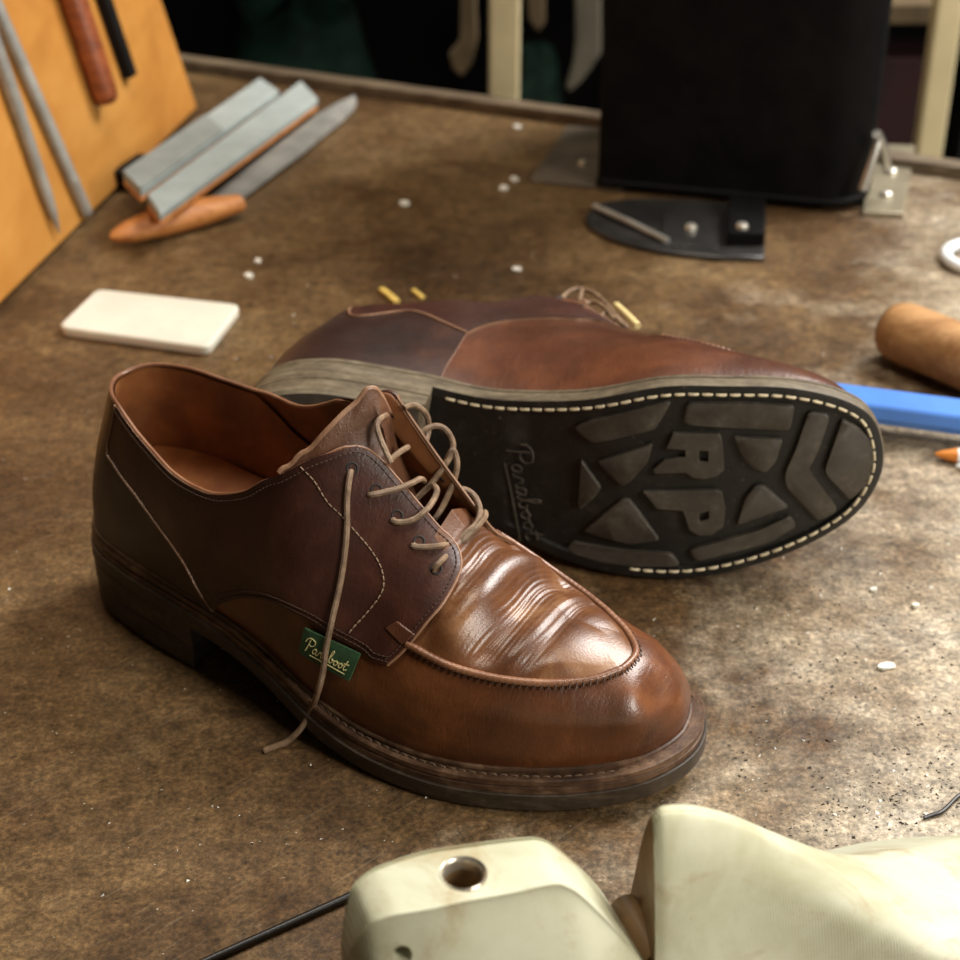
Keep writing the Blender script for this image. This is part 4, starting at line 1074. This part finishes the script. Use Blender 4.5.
# ================================================================== RIGHT-HAND TOOLS
hnd = empty('wooden_mallet', (0, 0, 0), 'thick pale wooden mallet handle with a dark rounded end behind the blue bar', 'mallet')
hr = .0185
a, b = at(896, 330, hr), at(968, 359, hr); d = (b-a); d[2] = 0; d /= np.linalg.norm(d)
mb = MB(); prof = [(-.0085, .02), (-.0080, .35), (-.006, .66), (-.0025, .88), (.003, .98), (.010, 1.0), (.05, 1.0), (.08, .98), (.115, .95), (.119, .7), (.12, .05)]
mb.tube(np.array([a+d*t for t, _ in prof]), [hr*q for _, q in prof], 28); mb.build('grip', M_HANDLE, hnd)
mb = MB(); prof = [(-.0090, .02), (-.0087, .30), (-.0074, .55), (-.0055, .72)]
mb.tube(np.array([a+d*t for t, _ in prof]), [hr*q*1.01 for _, q in prof], 28, caps=False); mb.build('stained_end', m_plain('dark stained end grain', (.075, .045, .02), .6, .3, 60), hnd)
mb = MB(); mb.tube(np.array([a+d*.116, a+d*.15]), .004, 12); mb.build('shaft', M_STEEL, hnd)

bz = .011
e0, e1 = at(878, 424, bz), at(960, 435, bz); d = e1-e0; d[2] = 0; d /= np.linalg.norm(d); s_ = np.array([-d[1], d[0], 0])
wd = float((at(960, 416, bz)-at(960, 435, bz)) @ s_)
e0 = e0-d*.03
mb = MB(); x0, x1 = 0, .15; rows = []
for x, k in ((0, 0), (.0012, 1), (x1-.0012, 1), (x1, 0)):
    sec = [(0, 0), (-.0012, .004), (0, bz-.0012), (.0012, bz), (wd-.0012, bz), (wd, bz-.0012), (wd, 0)]
    cy = wd/2; rows.append([e0+d*x+s_*(cy+(y-cy)*(1 if k else .93))+UPV*(z if k else z*.93+.0004) for y, z in sec])
mb.grid(np.array(rows), closed_v=True); mb.f.append(tuple(range(7))); mb.m.append(0); mb.f.append(tuple(21+i for i in reversed(range(7)))); mb.m.append(0)
tag(mb.build('plastic_bar', M_BLUE, sharp=25), 'bright blue plastic bar behind the toe of the shoe lying on its side', 'bar')

pen = empty('marking_crayon', (0, 0, 0), 'slim white crayon with an orange tip in front of the blue bar', 'crayon')
pr0 = .0042; a, b = at(935, 454, pr0), at(962, 456, pr0); d = b-a; d[2] = 0; d /= np.linalg.norm(d)
mb = MB(); pf = [(0, .12), (.003, .5), (.009, .85), (.0115, 1)]
mb.tube(np.array([a+d*t for t, _ in pf]), [pr0*q for _, q in pf], 14); mb.build('tip', M_ORANGE, pen)
mb = MB(); mb.tube(np.array([a+d*.0115, a+d*.12]), pr0, 14); mb.build('barrel', M_WHITE, pen)
q = at(956, 466, .0024); mb = MB(); mb.tube(np.array([q+d*t for t in (0, .004, .09)]), [.0006, .0022, .0024], 10)
tag(mb.build('white_stick', M_WHITE), 'thin white stick beside the orange-tipped crayon', 'stick')
# white ring on the bench
th = np.linspace(0, 2*math.pi, 60, endpoint=False); q = at(986, 258, .004); R0 = float(np.linalg.norm(at(986, 258)-at(943, 258)))
mb = MB(); mb.tube(np.array([q+np.array([math.cos(x)*(R0-.003), math.sin(x)*(R0-.003), 0]) for x in th]), .0042, 10, closed=True)
tag(mb.build('plastic_ring', M_RING), 'white plastic ring lying flat on the bench at the edge of the photo', 'ring')

# ================================================================== SHOE LAST IN FRONT
psi = math.radians(20); RL = np.array([[math.cos(psi), -math.sin(psi), 0], [math.sin(psi), math.cos(psi), 0], [0, 0, 1]])
OL = at(463, 872, .1)-RL @ np.array([.04, 0, .1])
last = empty('shoe_last', tuple(OL), 'aged cream plastic shoe last with a metal-lined hole, standing in front of the shoes', 'shoe last'); last.rotation_euler = (0, 0, psi)
def sect(x, wb, wm, zm, wt, zt, zb, n, yc=0.0, yt=0.0, soft=False):
    """closed section: bottom flat, bulging sides, top of half width wt"""
    R = [(0, zb), (wb*.8, zb+.0005), (wb, zb+.004), (wm, zm), (wm*.72+wt*.28, zm*.52+zt*.48), (wt*1.02, zt-.002), (wt*.9, zt), (0, zt+.0004)]
    if soft:
        L_ = lambda f, b: (wm*(1-f)+wt*f+b, zm*(1-f)+zt*f+b*.35)
        R[4:7] = [L_(.42, .0022), L_(.78, .0026), (wt*.9+.0010, zt-.0010)]
    cen = [yc, yc, yc, yc, yc*.5+yt*.5, yt, yt, yt]
    Rr = [(c_+y, z) for (y, z), c_ in zip(R, cen)]; Ll = [(c_-y, z) for (y, z), c_ in zip(R[1:-1], cen[1:-1])][::-1]
    C = catmull(np.array(Rr+Ll), n, closed=True)
    return np.column_stack([np.full(len(C), x), C])
def lerp_sections(keys, xs, n=6, soft=False):
    K = np.array(keys, float); f = pchip(K[:, 0], K[:, 1:])
    return np.array([sect(x, *f(x)[:6], n, *f(x)[6:8], soft=soft) for x in xs])
#        x      wb     wm    zm    wt    zt    zb   yc  yt
heelk = [(.0030, .003, .006, .030, .003, .080, .004, 0, 0), (.0060, .010, .0165, .030, .0065, .0915, .002, 0, 0), (.0100, .016, .0225, .030, .0090, .0975, .001, 0, 0), (.018, .020, .0260, .030, .0108, .0995, 0, 0, 0), (.03, .024, .0295, .030, .0122, .0995, 0, 0, 0),
         (.05, .026, .031, .030, .0120, .0975, 0, 0, 0), (.0655, .026, .0312, .032, .0112, .0955, 0, 0, 0), (.0690, .026, .0312, .032, .0116, .0935, 0, 0, 0), (.080, .0255, .031, .030, .0140, .0800, 0, 0, 0),
         (.092, .0255, .031, .026, .0175, .0610, 0, 0, 0), (.0985, .0255, .031, .024, .0180, .0480, 0, 0, 0)]
xs = np.concatenate([np.linspace(.0030, .018, 14)[:-1], np.linspace(.018, .064, 16)[:-1], np.linspace(.064, .072, 8)[:-1], np.linspace(.072, .0985, 12)])
G_ = lerp_sections(heelk, xs); mb = MB(); mb.grid(G_, closed_v=True)
nn = G_.shape[1]; mb.f.append(tuple(range(nn))); mb.m.append(0); mb.f.append(tuple(len(mb.v)-1-i for i in range(nn))); mb.m.append(1)
heel_o = mb.build('heel_part', [M_LAST, M_LAST_END], last, sharp=38)
forek = [(.1005, .0255, .031, .028, .0020, .1010, 0, 0, 0), (.1035, .0260, .0315, .028, .0026, .1035, 0, 0, 0), (.110, .0265, .0325, .028, .0030, .1022, 0, 0, 0), (.125, .028, .034, .026, .0034, .0955, .001, .001, -.001),
         (.145, .032, .0375, .022, .0050, .0825, .003, .003, -.005), (.165, .036, .0415, .018, .009, .0695, .001, .004, -.010), (.185, .039, .0445, .015, .017, .0560, 0, .004, -.012), (.205, .040, .0450, .014, .022, .0455, 0, .003, -.010),
         (.230, .036, .0410, .014, .022, .0360, .002, .003, -.005), (.250, .028, .0325, .014, .017, .0300, .004, .003, 0), (.264, .016, .0200, .015, .010, .0255, .007, .003, .002), (.270, .004, .006, .016, .003, .019, .012, .003, .003)]
xs = np.concatenate([np.linspace(.1005, .112, 12)[:-1], np.linspace(.112, .255, 40)[:-1], np.linspace(.255, .270, 12)])
G_ = lerp_sections(forek, xs, soft=True); G_[..., 0] += .30*G_[..., 1]*(1-sstep(.1005, .150, G_[..., 0])); mb = MB(); mb.grid(G_, closed_v=True)
mb.f.append(tuple(range(nn))); mb.m.append(1); mb.f.append(tuple(len(mb.v)-1-i for i in range(nn))); mb.m.append(0)
fore_o = mb.build('fore_part', [M_LAST, M_LAST_END], last, sharp=62)
# hinge in the gap
mb = MB(); mb.tube(np.array([[.0994, -.013, .054], [.0994, .013, .054]]), .0052, 14); mb.box((.0994, 0, .03), (.0016, .014, .022)); mb.build('hinge', M_LAST_END, last)
# metal-lined hole
th = np.linspace(0, 2*math.pi, 28, endpoint=False)
def ringz(r, z, cx=.040, cy=0): return [(cx+r*math.cos(t), cy+r*math.sin(t), z) for t in th]
bm_ = MB(); bm_.grid(np.array([ringz(.0073, .0983), ringz(.0073, .0995), ringz(.0069, .0999), ringz(.0062, .0995), ringz(.0058, .0985), ringz(.0057, .0955)]), closed_v=True); bm_.grid(np.array([ringz(.0057, .0955), ringz(.0056, .075)]), closed_v=True, mi=1)  # lower wall coloured dark to stand for shade down the hole
bm_.build('thimble', [M_BRASS, M_LAST_END], last)
mb = MB(); mb.f = []; mb.add(ringz(.0058, .082), [tuple(range(28))]); mb.build('hole_shade', M_HOLE, last)  # near-black disc painting the shade inside the hole
# drill the hole and the side peg hole into the heel part
def cutter(name, mat4, r, depth):
    me = bpy.data.meshes.new(name); bm = bmesh.new(); bmesh.ops.create_cone(bm, cap_ends=True, segments=28, radius1=r, radius2=r, depth=depth, matrix=mat4); bm.to_mesh(me); bm.free()
    return me
def drill(o, mats):
    for i, (M4, r, dp) in enumerate(mats):
        me = cutter('drill', M4, r, dp); t = bpy.data.objects.new('drill', me); COL.objects.link(t); t.parent = last
        md = o.modifiers.new('drill', 'BOOLEAN'); md.operation = 'DIFFERENCE'; md.object = t; md.solver = 'EXACT'
        bpy.context.view_layer.update(); dg = bpy.context.evaluated_depsgraph_get()
        nm = bpy.data.meshes.new_from_object(o.evaluated_get(dg), depsgraph=dg); o.modifiers.remove(md); o.data = nm
        bpy.data.objects.remove(t)
    smooth(o.data, 38)
hv = np.array([list(v.co) for v in heel_o.data.vertices]); hw = hv @ RL.T+OL; hp = project(hw)
k_ = np.where(np.hypot(hp[:, 0]-413, hp[:, 1]-953) < 12)[0]; k_ = k_[hp[k_, 2].argmin()]; hq = hv[k_]
drill(heel_o, [(Matrix.Translation((.040, 0, .1)), .0064, .052), (Matrix.Translation(tuple(hq)) @ Matrix.Rotation(math.pi/2, 4, 'X'), .0027, .02)])

# ================================================================== SMALL THINGS ON THE BENCH
a, b = at(203, 962, .0022), at(356, 893, .0022); d = (b-a)/np.linalg.norm(b-a)
mb = MB(); mb.tube(np.array([a-d*.05, a, b, b+d*.02]), .0014, 10); tag(mb.build('thin_rod', M_WIRE), 'thin black rod lying on the bench behind the heel of the cream last', 'rod')
P = np.array([at(*p, .0012) for p in ((924, 818), (932, 815), (941, 812), (949, 805), (957, 797), (968, 790))])
mb = MB(); mb.tube(catmull(P, 6), .0008, 8); tag(mb.build('wire_offcut', M_WIRE), 'short bent black wire on the bench above the cream last', 'wire')
def chip(px, py, w, h, ang, mat, name, label, cat, group, th=.0018):
    """small irregular flake; w,h in picture pixels"""
    c0 = at(px, py, 0); s = 1653/np.linalg.norm(c0-np.array([0, 0, CAM_H])); n = 9
    mb = MB(); pts = []
    for i in range(n):
        t = 2*math.pi*i/n; r_ = .75+.35*random.random(); x, y = math.cos(t)*w/2*r_/s, math.sin(t)*h/2*r_/s*1.6
        pts.append((c0[0]+x*math.cos(ang)-y*math.sin(ang), c0[1]+x*math.sin(ang)+y*math.cos(ang)))
    mb.prism(pts, 0.0, lambda x, y: th*(.7+.5*random.random())); return tag(mb.build(name, mat, bevel=.0003), label, cat, group)
g = 'pale chips on the bench'
for px, py, w, h, an, lb in [(517, 270, 11, 6, .2, 'small white chip on the bench behind the lying shoe'), (249, 277, 9, 8, .4, 'small pale chip to the right of the white block'), (514, 180, 9, 6, 0, 'right one of two pale chips close together in the middle of the bench'),
      (504, 189, 10, 7, -.5, 'left one of two pale chips close together in the middle of the bench'), (517, 128, 9, 6, 0, 'pale chip lying near the foot of the cream post by the back rail'), (404, 204, 11, 8, .3, 'yellowish pale chip between the rasp and the black machine'),
      (886, 668, 20, 6, .15, 'ragged white flake on the worn bench at right, in front of the sole'), (873, 591, 10, 5, .4, 'white flake just below the sole toe, left of another flake'), (915, 607, 9, 5, 0, 'white flake nearest the edge of the photo below the blue bar'), (258, 262, 7, 5, 0, 'tiny pale chip above the chip beside the white block')]:
    chip(px, py, w, h, an, M_CHIP, 'pale_chip', lb, 'chip', g)
def straw(p, q, r, label):
    a, b = at(*p, r), at(*q, r); d = (b-a); L_ = np.linalg.norm(d); d /= L_; s = np.array([-d[1], d[0], 0]); mb = MB()
    mb.box((a+b)/2, (L_/2, r*1.6, r), np.array([d, s, UPV]).T); tag(mb.build('yellow_offcut', M_YEL, bevel=.0004), label, 'offcut', 'yellow offcuts behind the shoes')
straw((381, 289), (397, 302), .0014, 'brighter yellow offcut on the bench behind the lying shoe')
straw((413, 290), (423, 298), .0010, 'fainter yellow offcut right beside the brighter one')
# loose dust and grit
mb = MB()
for i in range(1700):
    if i < 900: px, py = random.uniform(735, 955), random.uniform(570, 835)
    elif i < 1250: px, py = random.gauss(890, 45), random.gauss(795, 26)
    else: px, py = random.uniform(0, 960), random.uniform(250, 955)
    c0 = at(px, py, 0); s = random.choice((.22, .28, .35, .45, .6, .9))*.001
    V = [c0+np.array([random.uniform(-1, 1)*s*1.3, random.uniform(-1, 1)*s, z]) for z in (0.0, 0.0, 0.0, s*.9)]
    mb.add(V, [(0, 1, 2), (0, 3, 1), (1, 3, 2), (2, 3, 0)], 0 if random.random() < (.78 if i < 1250 else .3) else 1)
tag(mb.build('grit', [M_DARKBIT, M_CHIP]), 'dark and pale grit scattered over the worn bench top', 'grit', kind='stuff')

# ================================================================== THINGS BEHIND THE BENCH
def post(px, w_px, y, label, tilt=0):
    c0 = at_y(px, 60, y); sc_ = np.linalg.norm(c0-np.array([0, 0, CAM_H]))/CAM_F; hw = w_px*sc_/2
    mb = MB(); mb.box((c0[0], y, (ZF+1.3)/2), (hw, hw*.9, (1.3-ZF)/2)); tag(mb.build('shelf_post', M_CREAM, bevel=.003), label, 'post', 'cream posts behind the bench')
post(504, 30, 1.72, 'cream upright post behind the bench, left of the black machine')
post(940, 25, 1.60, 'cream upright post behind the bench, right of the black machine')
def bag(name, px, py, y, wpx, hpx, mat, label, cat, dep=.5, wob=.12, seed=1, group=None):
    """soft hanging or slumped thing: lumpy closed form centred where the photo shows it"""
    c0 = at_y(px, py, y); s = np.linalg.norm(c0-np.array([0, 0, CAM_H]))/CAM_F
    r_ = random.Random(seed); ph = [r_.uniform(0, 6.28) for _ in range(6)]
    rows = []
    for i in range(22):
        f = math.pi*(i+.5)/22; row = []
        for j in range(30):
            t = 2*math.pi*j/30
            k = 1+wob*(math.sin(3*t+ph[0]+2*f)+.6*math.sin(5*t+ph[1]-3*f)+.5*math.sin(4*f+ph[2]))
            row.append(c0+np.array([wpx*s/2*math.sin(f)**.6*math.cos(t)*k, wpx*s/2*dep*math.sin(f)**.6*math.sin(t)*k, -hpx*s/2*math.cos(f)]))
        rows.append(row)
    mb = MB(); mb.grid(np.array(rows), closed_v=True); mb.f.append(tuple(range(30))); mb.m.append(0); mb.f.append(tuple(len(mb.v)-1-i for i in range(30))); mb.m.append(0)
    return tag(mb.build(name, mat, sub=1), label, cat, group)
M_GREENBAG = m_plain('dark green cloth', (.0075, .036, .023), .8, .5, 30)
M_TAN = m_plain('tan suede', (.12, .08, .038), .85, .25, 20)
M_GREY = m_plain('greyish beige cloth', (.12, .105, .075), .85, .2, 16)
M_DRED = m_plain('dark red card', (.024, .0035, .004), .7, .25, 14)
M_DKBOX = m_plain('black crate plastic', (.006, .006, .006), .6, .3)
# shelf behind the bench that the soft things stand on
rack = empty('storage_rack', (0, 0, 0), 'dark low storage rack in the gloom behind the bench', 'rack')
for z in (-.02, -.42):
    mb = MB(); mb.box((.1, 2.35, z-.0), (1.2, .22, .015)); mb.build('shelf', M_DKBOX, rack, bevel=.002)
for x in (-1.05, 1.25):
    for y in (2.16, 2.54):
        mb = MB(); mb.box((x, y, (ZF+.3)/2), (.02, .02, (.3-ZF)/2)); mb.build('upright', M_DKBOX, rack)
def onshelf(px, wpx, hpx, mat, label, cat, name, y=2.3, seed=1, dep=.7, z0=-.404):
    c0 = at_y(px, 0, y); s = np.linalg.norm(c0-np.array([0, 0, CAM_H]))/CAM_F
    r_ = random.Random(seed); ph = [r_.uniform(0, 6.28) for _ in range(6)]; rows = []
    for i in range(18):
        f = i/17; rad = (1-.25*f**2)*(1 if i < 17 else .3); row = []
        for j in range(30):
            t = 2*math.pi*j/30; k = 1+.10*(math.sin(3*t+ph[0]+3*f)+.6*math.sin(7*t+ph[1]-4*f))
            row.append((c0[0]+wpx*s/2*rad*k*math.cos(t), y+wpx*s/2*dep*rad*k*math.sin(t), z0+hpx*s*f*(1+.05*math.sin(5*t+ph[3]))))
        rows.append(row)
    mb = MB(); mb.grid(np.array(rows), closed_v=True); mb.f.append(tuple(range(30))); mb.m.append(0); mb.f.append(tuple(len(mb.v)-1-i for i in range(30))); mb.m.append(0)
    return tag(mb.build(name, mat), label, cat)
onshelf(300, 150, 185, M_GREENBAG, 'dark green cloth bag slumped in the gloom behind the left half of the bench', 'bag', 'cloth_bag', seed=3, z0=-.404)
onshelf(535, 60, 150, M_GREENBAG, 'small dark green bundle right behind the left cream post', 'bundle', 'cloth_bundle', y=2.25, seed=8, z0=-.404)
# hanging pieces: a line carries them above the picture
def hang(name, pts, y, mat, label, th=.012):
    P = [at_y(x, yy, y) for x, yy in pts]
    mb = MB(); n = len(P); F = [p+np.array([0, -th/2+.006*math.sin(i*1.9), 0]) for i, p in enumerate(P)]; B = [p+np.array([0, th/2+.006*math.sin(i*1.9), 0]) for i, p in enumerate(P)]
    mb.add(F+B, [tuple(range(n)), tuple(range(2*n-1, n-1, -1))]+[(i, i+n, (i+1) % n+n, (i+1) % n) for i in range(n)])
    return tag(mb.build(name, mat, bevel=.003), label, 'leather piece', 'leather pieces hanging behind the bench')
line_z = at_y(560, -60, 1.95)[2]
mb = MB(); mb.tube(np.array([(-1.2, 1.95, line_z), (1.4, 1.95, line_z)]), .004, 8)
tag(mb.build('hanging_rail', M_STEEL), 'thin rail above the picture that the leather pieces hang from', 'rail')
hang('leather_piece', [(574, -60), (601, -60), (601, 50), (592, 66), (581, 82), (569, 92), (566, 84), (573, 62), (575, 40)], 1.95, M_GREY, 'greyish beige leather strip hanging between the left cream post and the machine')
hang('leather_piece', [(522, -60), (546, -60), (545, 20), (538, 32), (528, 20)], 1.95, M_TAN, 'short brown leather scrap hanging just right of the left cream post')
hang('leather_piece', [(462, -60), (474, -60), (478, 36), (472, 62), (462, 78), (452, 68), (449, 52), (460, 40)], 1.95, M_TAN, 'tan leather scrap hanging just left of the left cream post')
# red card box and tan shelf to the right of the machine
c0 = at_y(905, 100, 1.95)
mb = MB(); mb.box((c0[0]-.012, 1.98, c0[2]-.03), (.045, .045, .085)); zc = c0[2]-.115
tag(mb.build('card_box', M_DRED, bevel=.002), 'dark red card box in the gloom right of the black machine', 'box')
bx = empty('side_shelf', (0, 0, 0), 'short tan wooden shelf high behind the machine, left of the right post', 'shelf')
c1 = at_y(903, 12, 1.93)
mb = MB(); mb.box((c1[0]+.01, 1.98, c1[2]), (.10, .06, .012)); mb.build('board', M_TAN, bx, bevel=.002)
mb = MB(); mb.box((c1[0]+.10, 1.98, (ZF+c1[2])/2), (.010, .05, (c1[2]-ZF)/2-.012)); mb.build('side_panel', M_DKBOX, bx)
st_ = MB(); st_.box((c0[0]-.012, 1.98, (ZF+zc)/2), (.055, .05, (zc-ZF)/2-.0005)); tag(st_.build('storage_crate', M_DKBOX, bevel=.003), 'tall black crate under the dark red box behind the bench', 'crate')

# ================================================================== SHOES
build_shoe(False, 'brown leather derby shoe standing upright with a loose tan lace and green side label')
build_shoe(True, 'brown leather derby shoe lying on its side with its black treaded sole showing')

# ================================================================== CAMERA, LIGHT
cam = bpy.data.cameras.new('camera'); co = bpy.data.objects.new('camera', cam); COL.objects.link(co)
co.location = (0, 0, CAM_H); co.rotation_euler = (math.pi/2-CAM_T, 0, 0)
cam.sensor_width = 36; cam.lens = CAM_F/960*36; cam.clip_start = .02; cam.clip_end = 30
cam.dof.use_dof = True; cam.dof.focus_distance = .62; cam.dof.aperture_fstop = 11.5; cam.dof.aperture_blades = 9
SC.camera = co
def area(name, loc, tgt, sx, sy, power, col):
    l = bpy.data.lights.new(name, 'AREA'); l.shape = 'RECTANGLE'; l.size = sx; l.size_y = sy; l.energy = power; l.color = col
    o = bpy.data.objects.new(name, l); COL.objects.link(o); o.location = loc
    o.rotation_euler = (Vector(tgt)-Vector(loc)).to_track_quat('-Z', 'Y').to_euler(); return o
area('window_light', (1.55, 1.75, 2.05), (.05, .70, 0), 1.3, 1.1, 132, (1, .975, .94))
area('ceiling_lamp', (-.05, .85, 1.9), (0, .7, 0), .6, .6, 16, (1, .90, .76))
area('side_lamp', (1.35, -.40, 1.0), (.1, .55, 0), .6, .6, 29, (1, .95, .86))
W = bpy.data.worlds.new('world'); SC.world = W; W.use_nodes = True
bg = W.node_tree.nodes['Background']; bg.inputs[0].default_value = (1, .86, .68, 1); bg.inputs[1].default_value = .04
SC.view_settings.view_transform = 'Standard'; SC.view_settings.look = 'None'; SC.view_settings.gamma = 1; SC.view_settings.exposure = 0
SC.view_settings.use_curve_mapping = False
